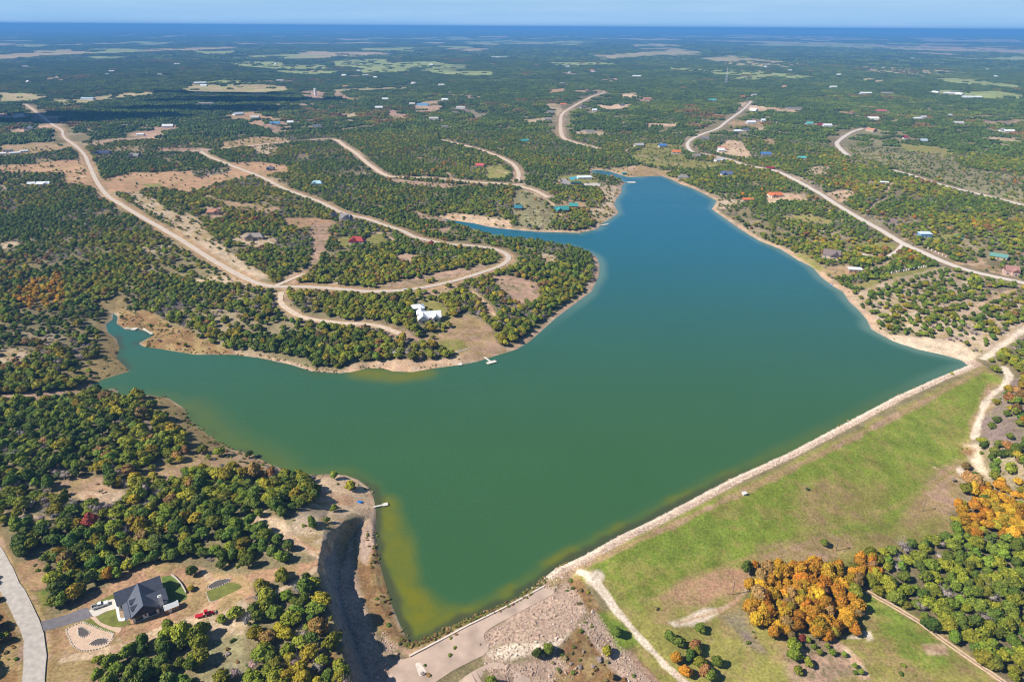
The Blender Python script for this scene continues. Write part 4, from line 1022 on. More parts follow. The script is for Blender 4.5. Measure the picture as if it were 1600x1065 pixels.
# ------------------------------------------------------------------ the dark-roofed house on the near bank, and its lot
Z0 = 13.0
def hz_(x, y, z):
    return np.array(ray0(160 + x / 10.65, 880 + y / 10.65, z))
_A0, _A1 = hz_(180, 490, 19.6), hz_(955, 200, 19.6)
_u = (_A1 - _A0); LEN_A = float(np.linalg.norm(_u)); _u = _u / LEN_A
HANG = math.atan2(_u[1], _u[0])
HO = _A0
ROOFM = M('dark_shingle', (0.080, 0.090, 0.120), .62, .16, .8, 0, .35)
WHITEW = M('white_board_wall', (.78, .75, .70), .7, .05)
BROWNW = M('cedar_board', (.46, .20, .065), .75, .2, 2.0)
H = root('house', 'white house with dark charcoal gabled roof and cedar gable above the near shore', 'house', (float(HO[0]), float(HO[1]), Z0), HANG)
# local frame: x along the long ridge, y away from the drone (so fronts look towards -y)
def wallpoly(name, loop, z0, z1, m):
    mb = MB(); n = len(loop)
    mb.add([(p[0], p[1], z0) for p in loop] + [(p[0], p[1], z1) for p in loop], [tuple(range(n))[::-1], tuple(range(n, 2 * n))] + [(i, (i + 1) % n, n + (i + 1) % n, n + i) for i in range(n)])
    return mb.build(name, m, H)
xf(wall_mb(0, 7.0, 3.2, 6.6, x0=(0.4, LEN_A - .4)), 0).build('wall', WHITEW, H)
rA = roof_mb(0, 7.0, 3.2, 6.6, x0=(0.4, LEN_A - .4)).build('roof', ROOFM, H)
xb = 8.6
xf(wall_mb(0, 9.2, 3.3, 6.9, x0=(2.0, 13.2)), -math.pi / 2, xb, 0).build('wall', WHITEW, H)
rB = xf(roof_mb(0, 9.2, 3.3, 6.9, x0=(0.5, 13.3), over=.6), -math.pi / 2, xb, 0).build('roof', ROOFM, H)
xf(wall_mb(0, 6.6, 3.2, 5.9, x0=(0.5, 8.0)), 0, xb, -7.5).build('wall', WHITEW, H)
rC = xf(roof_mb(0, 6.6, 3.2, 5.9, x0=(1.0, 8.1)), 0, xb, -7.5).build('roof', ROOFM, H)
gb = MB(); gy = -13.2 - .06
gb.add([(xb - 4.4, gy, 3.42), (xb + 4.4, gy, 3.42), (xb, gy, 6.82), (xb - 4.4, gy + .05, 3.42), (xb + 4.4, gy + .05, 3.42), (xb, gy + .05, 6.82)], [(0, 1, 2), (5, 4, 3), (0, 3, 4, 1), (1, 4, 5, 2), (2, 5, 3, 0)]).build('gable_panel', BROWNW, H)
for dx, w in ((-2.4, 2.6), (2.2, 2.8)):
    opening('window', xb + dx, -13.2, .35, w, 2.1, 0, -1, H, GLASS)
opening('window', xb - .1, -13.2, 1.3, .7, 1.0, 0, -1, H, GLASS)
for dx in (1.6, 3.6):
    opening('window', dx, -3.5, .9, 1.1, 1.4, 0, -1, H, GLASS)
for dy in (-1.6, 1.6):
    opening('garage_door', .4, dy, .02, 2.5, 2.3, -1, 0, H, M('garage_door_panel', (.62, .58, .52), .6), True)
for yy in (-5.4, -7.6, -9.6):
    opening('window', xb + 8.0, yy, .9, 1.3, 1.4, 1, 0, H, GLASS)
opening('window', LEN_A - .4, 0.6, .9, 1.6, 1.4, 1, 0, H, GLASS)
for yy in (-5.8, -10.2):
    opening('window', xb - 4.6, yy, .9, 1.4, 1.4, -1, 0, H, GLASS)
opening('door', xb - 4.6, -8.0, .02, 1.2, 2.2, -1, 0, H, M('dark_door', (.16, .09, .05), .6), False)
for yy in (-6.6, -10.4):                                  # dormers on the slope that looks to the drive
    d = xf(wall_mb(0, 1.9, 1.1, 2.0, x0=(0, 3.0)), 0, xb - 4.1, yy, 3.75).build('dormer', ROOFM, rB)
    xf(roof_mb(0, 1.9, 1.12, 2.02, x0=(0, 3.0), over=.2, th=.1), 0, xb - 4.1, yy, 3.75).build('dormer_roof', ROOFM, rB)
c_ = MB().box(xb + 5.2, xb + 6.6, -11.9, -10.7, 0, 6.3).build('chimney', TRIM, H)
MB().box(xb + 5.4, xb + 5.8, -11.6, -11.1, 6.303, 6.75).box(xb + 6.0, xb + 6.4, -11.6, -11.1, 6.303, 6.75).build('chimney_pot', TRIM, c_)
for yy in (-4.6, -8.4, -12.8):                            # porch posts under the long eave
    MB().box(xb - 6.6, xb - 6.4, yy - .1, yy + .1, 0, 2.75).build('porch_post', TRIM, H)
pr = MB().hexa([(xb - 6.9, -13.4, 2.75), (xb - 4.95, -13.4, 3.35), (xb - 4.95, -4.1, 3.35), (xb - 6.9, -4.1, 2.75)], [(xb - 6.9, -13.4, 2.9), (xb - 4.95, -13.4, 3.5), (xb - 4.95, -4.1, 3.5), (xb - 6.9, -4.1, 2.9)]).build('porch_roof', ROOFM, H)
hx, hy = HO + _u * 8.5 + np.array([_u[1], -_u[0]]) * 5
FOOT.append((float(hx), float(hy), 15))
for a_, b_, r__ in ((135,995,11),(155,1000,8),(350,920,7),(195,975,6),(110,965,6),(325,958,6),(285,945,7)):
    q_ = ray0(a_, b_, 13.0); FOOT.append((float(q_[0]), float(q_[1]), r__))
PLACES.append(('the dark-roofed white house', float(hx), float(hy)))
ASPH = M('dark_asphalt', (.17, .155, .165), .9, .2, .6)
LAWN = M('mown_lawn', (.155, .165, .035), .95, .3, .5)
LAWN2 = M('green_lawn', (.11, .16, .03), .95, .3, .5)
GRAV = M('gravel', (.56, .40, .29), .95, .18, 1.2)
MULCH = M('dark_mulch', (.10, .085, .08), .95, .35, 2.5)
sheet('driveway', [(57,982),(61,974),(100,961),(136,949),(143,963),(110,974),(66,987)], ASPH, .05, z=Z0)
sheet('concrete_pad', [(139,953),(158,944),(177,935),(182,949),(165,955),(148,963)], CONC, .09, z=Z0)
sheet('lawn', [(252,901),(270,899),(283,910),(291,927),(290,936),(270,942),(261,932),(255,915)], LAWN2, .06, z=Z0)
sheet('lawn', [(150,964),(178,951),(186,970),(202,968),(204,974),(186,979),(174,978),(157,971)], LAWN, .06, z=Z0)
sheet('lawn', [(130,969),(141,966),(182,986),(175,989),(150,980),(131,973)], LAWN, .07, z=Z0)
sheet('lawn', [(148,942),(177,928),(180,935),(152,946)], LAWN, .06, z=Z0)
sheet('gravel_loop', [(104,983),(118,976),(132,973),(155,983),(177,991),(170,1006),(150,1013),(130,1015),(113,1006)], GRAV, .05, z=Z0)
sheet('gravel_walk', [(140,963),(150,964),(158,972),(176,979),(190,980),(186,988),(178,986),(155,976)], GRAV, .08, z=Z0)
sheet('patio', [(186,950),(193,947),(199,963),(188,967)], M('patio_paving', (.36, .26, .17), .9, .2, 2), .08, z=Z0)
sheet('walkway', [(180,946),(184,943),(189,966),(198,963),(199,966),(186,970)], TRIM, .11, z=Z0)
sheet('lawn', [(322,924),(355,910),(378,916),(352,930),(330,939)], LAWN, .06)
_pb = [('planting bed of dark mulch with a green shrub in the gravel loop', [(122,981),(127,979),(140,988),(131,995),(123,992)]), ('crescent planting bed of grey mulch at the lower edge of the gravel loop', [(139,1006),(152,998),(167,998),(165,1005),(148,1008)]), ('long dark mulch bed edged with stone beside the small dry lawn', [(323,917),(339,907),(359,904),(357,909),(333,919)])]
for lb, pts in _pb:
    o = sheet('planting_bed', pts, MULCH, .12, .6, z=None if pts[0][0] > 300 else Z0, kind=None)
    o['label'], o['category'], o['group'] = lb, 'planting bed', 'planting beds round the house'
    poly = PP(pts)
    ring = catmull(np.vstack([poly, poly[:1]]), .75)
    e = MB()
    for p in ring:
        zz = float(hgt(p[0], p[1])) + .12
        s = .22 + .08 * random.random()
        e.hexa([(p[0] - s, p[1] - s * .7, zz - .3), (p[0] + s, p[1] - s, zz - .3), (p[0] + s, p[1] + s * .8, zz - .3), (p[0] - s, p[1] + s, zz - .3)], [(p[0] - s * .7, p[1] - s * .5, zz + .2), (p[0] + s * .6, p[1] - s * .7, zz + .17), (p[0] + s * .7, p[1] + s * .5, zz + .22), (p[0] - s * .6, p[1] + s * .7, zz + .19)])
    e.build('stone_edging', CONC, o, kind='stuff')
def kerb(name, pts, z, closed=True):
    poly = poly_at(pts, z)
    ring = catmull(np.vstack([poly, poly[:1]]) if closed else poly, .8)
    e = MB()
    for p in ring:
        s = .24 + .1 * random.random(); hgt_ = .22 + .12 * random.random()
        e.hexa([(p[0] - s, p[1] - s * .7, z - .3), (p[0] + s, p[1] - s, z - .3), (p[0] + s, p[1] + s * .8, z - .3), (p[0] - s, p[1] + s, z - .3)], [(p[0] - s * .7, p[1] - s * .5, z + hgt_), (p[0] + s * .6, p[1] - s * .7, z + hgt_), (p[0] + s * .7, p[1] + s * .5, z + hgt_ + .03), (p[0] - s * .6, p[1] + s * .7, z + hgt_)])
    e.build(name, CONC, None, kind='stuff')
kerb('edging_stones', [(130,972),(118,975),(104,983),(108,996),(113,1007),(122,1014),(132,1016),(150,1014),(168,1007),(176,993),(178,990),(160,983),(132,972)], Z0, False)
kerb('edging_stones', [(322,925),(330,940),(353,931),(378,917),(372,911)], 12.9, False)
# low dark retaining wall round the green lawn
w_ = catmull(poly_at([(268,899),(273,902),(281,910),(287,919),(291,927)], Z0), 1.0)
wm = MB()
for p, q in zip(w_[:-1], w_[1:]):
    d = (q - p) / np.linalg.norm(q - p); nn = np.array([-d[1], d[0]]) * .18
    wm.hexa([(*(p - nn), Z0 - .4), (*(q - nn), Z0 - .4), (*(q + nn), Z0 - .4), (*(p + nn), Z0 - .4)], [(*(p - nn), Z0 + .9), (*(q - nn), Z0 + .9), (*(q + nn), Z0 + .9), (*(p + nn), Z0 + .9)])
wm.build('retaining_wall', M('wall_stone', (.52, .46, .40), .9, .2, 3), label='curved low stone retaining wall at the edge of the green lawn', category='wall')

# shed
sx_, sy_ = ray0(269, 951, Z0)
SH = root('shed', 'small brown shed with ribbed white metal roof beside the dark-roofed house', 'shed', (float(sx_), float(sy_), Z0), HANG)
wall_mb(4.8, 2.9, 2.0, 2.8).build('wall', BROWNW, SH)
r_ = roof_mb(4.8, 2.9, 2.0, 2.8, .25, .08).build('roof', M('white_metal_roof', (.66, .66, .66), .4, .05), SH)
rb = MB()
for i in range(9):
    xx = -2.5 + i * .62
    for sg in (-1, 1):
        rb.hexa([(xx, sg * 1.68, 1.945), (xx + .07, sg * 1.68, 1.945), (xx + .07, 0, 2.85), (xx, 0, 2.85)], [(xx, sg * 1.68, 2.03), (xx + .07, sg * 1.68, 2.03), (xx + .07, 0, 2.94), (xx, 0, 2.94)])
rb.build('rib', TRIM, r_, kind='stuff')
opening('door', -.8, -1.45, .02, 1.2, 1.8, 0, -1, SH, TRIM, False)
opening('window', 1.2, -1.45, .8, .8, .7, 0, -1, SH, GLASS)
FOOT.append((float(sx_), float(sy_), 4.5)); PLACES.append(('the brown shed', float(sx_), float(sy_)))

# ------------------------------------------------------------------ vehicles
RUB = M('tyre_rubber', (.02, .02, .02), .9)
RIM = M('wheel_rim', (.5, .5, .5), .35, .05, 1, .8)
def wheel(p, r, w, parent):
    o = MB().disc(p, (0, 1, 0), r, w, 14).build('wheel', RUB, parent)
    MB().disc((p[0], p[1] + (.5 * w + .01) * (1 if p[1] > 0 else -1), p[2]), (0, 1, 0), r * .55, .03, 10).build('rim', RIM, o)
def taper(x0, x1, y, z0, z1, ix0, ix1, iy):
    return MB().hexa([(x0, -y, z0), (x1, -y, z0), (x1, y, z0), (x0, y, z0)], [(x0 + ix0, -y + iy, z1), (x1 - ix1, -y + iy, z1), (x1 - ix1, y - iy, z1), (x0 + ix0, y - iy, z1)])
def pickup(label, px, py, z, rot, col):
    x, y = (float(v) for v in ray0(px, py, z))
    paint = M('white_car_paint', (.8, .8, .8), .25, .02, 1, 0, .6)
    o = root('pickup_truck', label, 'pickup truck', (x, y, z + .1), rot)
    b = MB().box(-2.85, 2.85, -.98, .98, .48, .82)
    b.add(*(lambda m: (m.v, m.f))(taper(1.05, 2.85, .98, .823, 1.18, .0, .12, .08)))
    b.build('body', paint, o)
    cb = taper(-.75, 1.05, .96, .823, 1.85, .12, .5, .16).build('cab', paint, o)
    MB().hexa([(1.06, -.78, 1.2), (1.06, .78, 1.2), (.62, .7, 1.8), (.62, -.7, 1.8)], [(1.09, -.78, 1.2), (1.09, .78, 1.2), (.66, .7, 1.8), (.66, -.7, 1.8)]).build('windscreen', GLASS, cb)
    for s in (-1, 1):
        MB().hexa([(-.6, s * .92, 1.22), (.72, s * .92, 1.22), (.5, s * .84, 1.72), (-.55, s * .84, 1.72)], [(-.6, s * .95, 1.22), (.72, s * .95, 1.22), (.5, s * .87, 1.72), (-.55, s * .87, 1.72)]).build('window', GLASS, cb)
    MB().box(-2.85, -.78, -.98, -.88, .823, 1.22).box(-2.85, -.78, .88, .98, .823, 1.22).box(-2.85, -2.76, -.877, .877, .823, 1.22).build('bed_side', paint, o)
    MB().box(-2.755, -.8, -.875, .875, .826, .85).build('bed_floor', M('bed_liner', (.05, .05, .055), .8), o)
    for s in (-1, 1):
        MB().box(2.853, 2.9, s * .72 - .16, s * .72 + .16, .72, .95).build('headlight', M('lamp_glass', (.7, .7, .65), .2), o)
    for wx in (-1.8, 1.8):
        for s in (-1, 1):
            wheel((wx, s * .88, .4), .4, .26, o)
    FOOT.append((x, y, 4)); PLACES.append(('the white pickup', x, y))
    return o
pickup('white pickup truck with open dark bed parked on the concrete pad', 157, 947, Z0, HANG - .06, None)
def car(name, label, cat, px, py, rot, col, z=None, van=False, group=None):
    x, y, zz = (float(v[0]) for v in P(px, py))
    paint = M('paint_' + '_'.join('%02d' % int(c * 99) for c in col), col, .25, .02, 1, 0, .6)
    o = root(name, label, cat, (x, y, zz + .25), rot, group)
    L_, h1, h2 = (2.6, 1.2, 2.25) if van else (2.25, .95, 1.5)
    taper(-L_, L_, .93, .35, h1, .1, .12, .06).build('body', paint, o)
    c = taper(-L_ + .25, L_ * (.72 if van else .45), .88, h1 - .005, h2, .2 if van else .6, .55 if van else .7, .14).build('cabin', paint if van else GLASS, o)
    if van:
        for s in (-1, 1):
            MB().hexa([(-1.9, s * .87, 1.35), (1.3, s * .87, 1.35), (1.05, s * .79, 1.95), (-1.85, s * .79, 1.95)], [(-1.9, s * .9, 1.35), (1.3, s * .9, 1.35), (1.05, s * .82, 1.95), (-1.85, s * .82, 1.95)]).build('window', GLASS, c)
    else:
        taper(-L_ + .9, L_ * .1, .76, h2 - .002, h2 + .05, .1, .1, .05).build('roof', paint, c)
    for wx in (-L_ * .6, L_ * .6):
        for s in (-1, 1):
            wheel((wx, s * .82, .33), .33, .22, o)
    FOOT.append((x, y, 3.5))
    return o
car('van', 'white van stopped on the inside of the paved road bend', 'van', 635, 455, .12, (.78, .78, .78), van=True)
def tractor(px, py):
    x, y, z = (float(v[0]) for v in P(px, py))
    red = M('red_tractor_paint', (.50, .02, .035), .4, .05)
    o = root('tractor', 'red tractor with front loader parked on bare ground past the shed', 'tractor', (x, y, z + .05), .35)
    taper(-.2, 1.9, .42, .75, 1.45, .0, .15, .06).build('hood', red, o)
    MB().box(-1.3, -.21, -.5, .5, .7, 1.1).box(-1.25, -.3, -1.05, -.6, 1.25, 1.36).box(-1.25, -.3, .6, 1.05, 1.25, 1.36).build('body', red, o)
    MB().box(-1.0, -.45, -.3, .3, 1.103, 1.25).box(-1.08, -.98, -.3, .3, 1.25, 1.75).build('seat', RUB, o)
    cn = MB()
    for a in (-1.2, -.3):
        for s in (-.55, .55):
            cn.tube((a, s, 1.1), (a, s, 2.35), .05, .05, 6)
    cn.box(-1.4, -.1, -.7, .7, 2.35, 2.43).build('canopy', red, o)
    ld = MB()
    for s in (-.6, .6):
        ld.tube((.2, s, 1.3), (1.9, s, 1.0), .07, .07, 6).tube((1.9, s, 1.0), (2.7, s, .4), .07, .07, 6)
    ld.build('loader_arm', red, o)
    MB().hexa([(2.65, -.95, .1), (3.3, -.95, .1), (3.3, .95, .1), (2.65, .95, .1)], [(2.6, -.95, .75), (2.75, -.95, .75), (2.75, .95, .75), (2.6, .95, .75)]).build('bucket', M('worn_steel', (.25, .23, .22), .5), o)
    for s in (-1, 1):
        wheel((-.8, s * .85, .72), .72, .4, o); wheel((1.4, s * .7, .45), .45, .3, o)
    taper(-4.6, -1.9, .8, .5, .95, -.05, -.05, -.04).build('trailer', red, o)
    FOOT.append((x, y, 4.5)); PLACES.append(('the red tractor', x, y))
tractor(326, 960)

# ------------------------------------------------------------------ the other houses
def RM(n, c, r=.6, mtl=0.0): return M(n + '_roof', c, r, .10, .7, mtl)
def WM(n, c): return M(n + '_wall', c, .85, .10, .8)
wm_, wc = RM('bright_metal', (.70, .72, .74), .35), WM('cream', (.62, .55, .45))
house('white metal-roofed lake house with three gables above the shoreline lawn', 'house', 672, 499, 17, 9, 10, wm_, wc, 3.6, 7.2, wing=(-5.6, 4, 8, -1), chim=False, place='the metal-roofed lake house')
_h = bpy.data.objects['house.001']
xf(wall_mb(0, 5, 3.6, 5.8, x0=(0, 6.8)), -math.pi / 2, 4.5, 0).build('wing', wc, _h)
xf(roof_mb(0, 5, 3.6, 5.82, x0=(.9, 6.8)), -math.pi / 2, 4.5, 0).build('roof', wm_, _h)
opening('window', 4.5, -6.8, .6, 2.4, 2.3, 0, -1, _h, GLASS)
xf(wall_mb(0, 7, 3.4, 6.2, x0=(0, 8)), math.pi * .5, -6.5, 3).build('wing', wc, _h)
xf(roof_mb(0, 7, 3.4, 6.21, x0=(0, 8)), math.pi * .5, -6.5, 3).build('roof', wm_, _h)
house('square garage with white hipped metal roof behind the white lake house', 'garage', 653, 484, 10, 9, 14, wm_, wc, 3.0, 4.9, hip=3.8, name='garage', place='the white hip-roofed garage')
house('low house under bright red roof beside the gravel drive', 'house', 559, 379, 16, 10, -8, RM('red', (.36, .045, .04)), WM('stone', (.50, .42, .34)), 3.2, 6.6, hip=4, wing=(-3, 4, 8, -1), place='the red-roofed house')
house('grey shingled house with steep twin gables beside the curving road', 'house', 541, 344, 13, 9, -20, RM('grey', (.19, .175, .175)), WM('stone', (.5, .42, .34)), 3.4, 7.6, wing=(4, 4, 8, -1), place='the grey twin-gabled house')
house('small grey-roofed wing house beside the grey twin gables', 'house', 521, 341, 7, 6, 60, RM('grey', (.19, .175, .175)), WM('stone', (.5, .42, .34)), 3.2, 6.6)
house('long house with pale brown roofs in the woods west of the paved road', 'house', 398, 373, 19, 9, 8, RM('pale_brown', (.29, .24, .21)), WM('tan', (.46, .37, .28)), 3.2, 6.4, hip=3.5, wing=(-4, 4, 8, -1), place='the pale brown-roofed house')
house('house with terracotta roof hidden among junipers', 'house', 334, 334, 15, 9, 12, RM('terracotta', (.48, .23, .14)), WM('tan', (.46, .37, .28)), 3.0, 5.8, hip=3.5, wing=(4, 3, 7, -1), place='the terracotta-roofed house')
house('pale turquoise-roofed house in the trees above the curving gravel road', 'house', 496, 289, 14, 9, 3, RM('pale_turquoise', (.42, .62, .68), .4), WM('white', (.74, .72, .68)), 3.0, 6.2, hip=3, wing=(-3, 3, 7, -1), place='the turquoise-roofed house')
house('small dark grey house in the tan clearing beside the gravel road', 'house', 423, 266, 11, 8, 0, RM('slate', (.11, .11, .14)), WM('tan', (.46, .37, .28)), 2.8, 5.4, wing=(-2, 2.5, 5, -1), place='the slate-roofed house')
house('white-roofed farm house at the end of a pale drive', 'house', 69, 290, 17, 9, 8, wm_, WM('white', (.74, .72, .68)), 3, 5.6, wing=(5, 3, 7, -1), place='the white-roofed farm house')
house('small white-roofed barn beside the white farm house', 'barn', 50, 290, 9, 7, 20, wm_, WM('white', (.74, .72, .68)), 3, 5, name='barn')
house('long dark blue-roofed house near the paved road', 'house', 162, 241, 26, 10, 4, RM('dark_blue', (.035, .05, .12)), WM('tan', (.46, .37, .28)), 3, 6, hip=4, wing=(-8, 4, 8, -1))
house('grey house with pale gables in the woods past the dark blue roof', 'house', 212, 246, 16, 10, -10, RM('grey', (.19, .175, .175)), WM('white', (.74, .72, .68)), 3.2, 7, wing=(-4, 5, 8, -1))
house('white shed in a gap of the juniper woods', 'shed', 220, 212, 14, 7, 4, wm_, WM('white', (.74, .72, .68)), 2.6, 4.0, name='shed')
for i, (px, py, L, lb) in enumerate([(4, 242, 13, 'white trailer home at the very edge of the dry yard'), (13, 237, 14, 'grey-roofed trailer home in the row by the dry yard'), (24, 241, 16, 'white-roofed trailer home nearest the paved road'), (38, 238, 12, 'small white shed behind the trailer homes')]):
    house(lb, 'trailer home', px, py, L, 6, 10 + 9 * i, RM('grey', (.19, .175, .175)) if i == 1 else wm_, WM('white', (.74, .72, .68)), 2.6, 3.8, name='trailer_home', group='trailer homes by the dry yard')
house('long metal barn with blue-grey roof below the shaded hill', 'barn', 138, 156, 40, 14, -4, RM('blue_grey', (.42, .52, .62), .4), WM('white', (.74, .72, .68)), 4, 7, name='barn')
house('white farm buildings roof above the tan field', 'barn', 313, 131, 45, 14, 15, wm_, WM('white', (.74, .72, .68)), 4, 7, name='barn')
house('pale low shed beside the shaded woodland', 'shed', 322, 163, 40, 10, 6, RM('pale_brown', (.29, .24, .21)), WM('white', (.74, .72, .68)), 3, 5, name='shed')
house('pale house in the bare clearing beyond the juniper woods', 'house', 399, 185, 22, 10, -4, RM('pale_grey', (.45, .43, .43)), WM('white', (.74, .72, .68)), 3, 6.4)
house('blue-roofed house on the far clearing', 'house', 430, 195, 21, 11, 8, RM('blue', (.12, .27, .44), .4), WM('white', (.74, .72, .68)), 3.2, 7, wing=(-4, 4, 8, -1))
house('white-walled garage on the far clearing edge', 'garage', 454, 193, 14, 10, 5, wm_, WM('white', (.74, .72, .68)), 3, 6, name='garage')
house('grey ranch house among trees east of the far clearing', 'house', 496, 199, 20, 9, 0, RM('slate', (.11, .11, .14)), WM('white', (.74, .72, .68)), 3, 6)
house('white house on the wooded rise past the monument', 'house', 592, 170, 20, 10, 12, wm_, WM('white', (.74, .72, .68)), 3.2, 7)
house('large blue-roofed house on the wooded rise', 'house', 661, 166, 32, 14, -4, RM('blue', (.12, .27, .44), .4), WM('white', (.74, .72, .68)), 3.6, 8)
house('pale house beside the large blue roof', 'house', 644, 164, 16, 9, -4, RM('pale_grey', (.45, .43, .43)), WM('white', (.74, .72, .68)), 3.2, 6.4)
house('white house at the wooded rise, east end', 'house', 720, 170, 24, 10, -8, RM('pale_grey', (.45, .43, .43)), WM('white', (.74, .72, .68)), 3.2, 6.6)
house('light grey barn south of the blue-roofed house', 'barn', 678, 187, 22, 10, 0, RM('pale_grey', (.45, .43, .43)), WM('white', (.74, .72, .68)), 3.2, 6, name='barn')
house('white cottage among the far junipers', 'house', 602, 156, 18, 8, 6, wm_, WM('white', (.74, .72, .68)), 3, 6)
house('white roofed cottage north of the wooded rise', 'house', 695, 157, 20, 8, -10, wm_, WM('white', (.74, .72, .68)), 3, 6)
house('grey and white house under tall far trees', 'house', 690, 134, 24, 10, -10, RM('pale_grey', (.45, .43, .43)), WM('white', (.74, .72, .68)), 3, 6.4)
house('bright pink-red roofed house at the edge of the junipers', 'house', 750, 261, 13, 8, -6, RM('pink_red', (.52, .10, .10)), WM('tan', (.46, .37, .28)), 3, 6, place='the pink-red roofed house')
house('teal-roofed house in the autumn woods north of the inlet', 'house', 820, 222, 15, 9, 10, RM('teal', (.06, .28, .26), .4), WM('tan', (.46, .37, .28)), 3, 5.8)
house('small grey house by the gravel road north of the inlet', 'house', 695, 200, 14, 8, 0, RM('grey', (.19, .175, .175)), WM('tan', (.46, .37, .28)), 3, 5.6)
house('small teal-roofed cottage on the point west of the lake', 'house', 810, 327, 10, 8, -8, RM('teal_blue', (.045, .19, .24), .45), WM('dark_log', (.13, .09, .07)), 2.8, 5.6, place='the small teal-roofed cottage')
house('large teal-roofed house with orange log walls on the point', 'house', 877, 330, 17, 10, 12, RM('teal', (.06, .28, .26), .4), WM('orange_log', (.42, .17, .06)), 3.2, 7, wing=(-4, 4, 8, -1), place='the large teal-roofed house')
house('teal-roofed garage beside the large teal house', 'garage', 896, 324, 11, 9, -6, RM('teal', (.06, .28, .26), .4), WM('orange_log', (.42, .17, .06)), 3, 6, name='garage')
house('long clubhouse with pale turquoise and white roofs beside the pool', 'clubhouse', 913, 279, 22, 9, 6, RM('clubhouse_white', (.62, .72, .74), .4), WM('white', (.74, .72, .68)), 3, 5, hip=2, name='clubhouse', place='the lakeside clubhouse')
house('dark green-roofed open pavilion below the clubhouse pool', 'pavilion', 900, 288, 16, 7, -4, RM('dark_green', (.03, .09, .06), .6), WM('dark_log', (.13, .09, .07)), 2.8, 4.6, hip=2, name='pavilion')
sheet('swimming_pool', [(889,277),(905,276),(908,279),(892,281)], M('pool_water', (.08, .42, .48), .1, .05, 1, 0, .5), .15, 2.0)
sheet('parking_lot', [(873,280),(884,279),(892,289),(880,289)], M('lot_asphalt', (.33, .29, .28), .9, .1), .12, 2.0)
sheet('tennis_court', [(909,287),(937,286),(938,291),(911,291)], M('court_concrete', (.55, .48, .43), .9, .08), .12, 2.0)
_cc = [((.45, .02, .03), 'red'), ((.02, .03, .12), 'dark blue'), ((.7, .7, .7), 'white'), ((.03, .03, .03), 'black')]
for i, (px, py) in enumerate([(874, 286), (879, 288), (884, 288.5), (870, 284)]):
    car('parked_car', '%s car parked beside the clubhouse pavilion' % _cc[i][1], 'car', px, py, 1.2, _cc[i][0], group='cars parked at the clubhouse')
house('broad grey hip-roofed house on the far shore of the lake', 'house', 1068, 279, 17, 13, -10, RM('warm_grey', (.23, .205, .19)), WM('tan', (.46, .37, .28)), 3.2, 7.2, hip=6, place='the broad grey hip-roofed house')
house('pale grey house in oaks behind the far shore', 'house', 1124, 252, 16, 10, 14, RM('pale_grey', (.45, .43, .43)), WM('white', (.74, .72, .68)), 3, 6.2, wing=(3, 3, 6, -1))
house('slate blue-roofed house with white gables on the far shore slope', 'house', 1135, 274, 17, 10, -6, RM('slate_blue', (.10, .125, .21)), WM('white', (.74, .72, .68)), 3.2, 7, wing=(-4, 4, 8, -1), place='the slate blue-roofed house')
house('bright blue-roofed house north of the county road', 'house', 1196, 243, 18, 10, 4, RM('bright_blue', (.09, .19, .42), .4), WM('white', (.74, .72, .68)), 3, 6)
house('small turquoise-roofed house in the woods north of the county road', 'house', 1252, 249, 14, 8, 6, RM('turquoise', (.12, .45, .42), .4), WM('white', (.74, .72, .68)), 3, 5.4)
house('red-gated brick barn beside the county road', 'barn', 1203, 264, 12, 5, 0, RM('maroon', (.30, .035, .05)), WM('brick', (.36, .12, .09)), 2.2, 3.6, name='barn')
house('large house with bright orange tile roof above the east shore', 'house', 1211, 307, 19, 11, 6, RM('orange_tile', (.58, .17, .065)), WM('cream', (.62, .55, .45)), 3.2, 6.4, hip=3, wing=(-5, 3, 7, -1), place='the orange tile-roofed house')
house('smaller orange-roofed house below the large orange one', 'house', 1168, 314, 14, 7, 2, RM('orange_tile', (.58, .17, .065)), WM('tan', (.46, .37, .28)), 2.8, 4.8, place='the smaller orange-roofed house')
house('brown-roofed gabled lake house on the east shore', 'house', 1299, 401, 16, 11, -30, RM('brown', (.195, .145, .135)), WM('stone', (.5, .42, .34)), 3.4, 8.0, wing=(4, 4, 9, -1), place='the brown-roofed east shore house')
house('brick garage with flat white metal roof on the east shore', 'garage', 1334, 424, 12, 8, -6, wm_, WM('brick_tan', (.42, .25, .17)), 3.4, 4.4, name='garage', place='the white-roofed brick garage')
house('small blue house with white roof beside the county road', 'house', 1444, 370, 12, 8, -4, RM('blue_white', (.52, .62, .74), .4), WM('sky_blue', (.16, .34, .58)), 4.2, 6.0, hip=2.5, place='the small blue house')
house('green roof deep in woods east of the county road', 'house', 1559, 404, 15, 8, -34, RM('green', (.13, .29, .25), .5), WM('tan', (.46, .37, .28)), 3, 5.2, place='the green woodland roof')
sheet('tennis_court', [(1496,366),(1508,370),(1500,374),(1490,370)], M('green_court', (.12, .36, .27), .7, .08), .3, 2.0)
house('pink stone house with steep roofs at the county road', 'house', 1578, 428, 11, 9, -15, RM('rose', (.36, .19, .16)), WM('pink_stone', (.55, .38, .32)), 4.4, 8.0, wing=(2, 3, 6, -1), chim=True, place='the pink stone house')
house('low pale shed in a gap of the eastern woods', 'shed', 1381, 287, 11, 5, -12, wm_, WM('white', (.74, .72, .68)), 2.4, 3.4, name='shed')
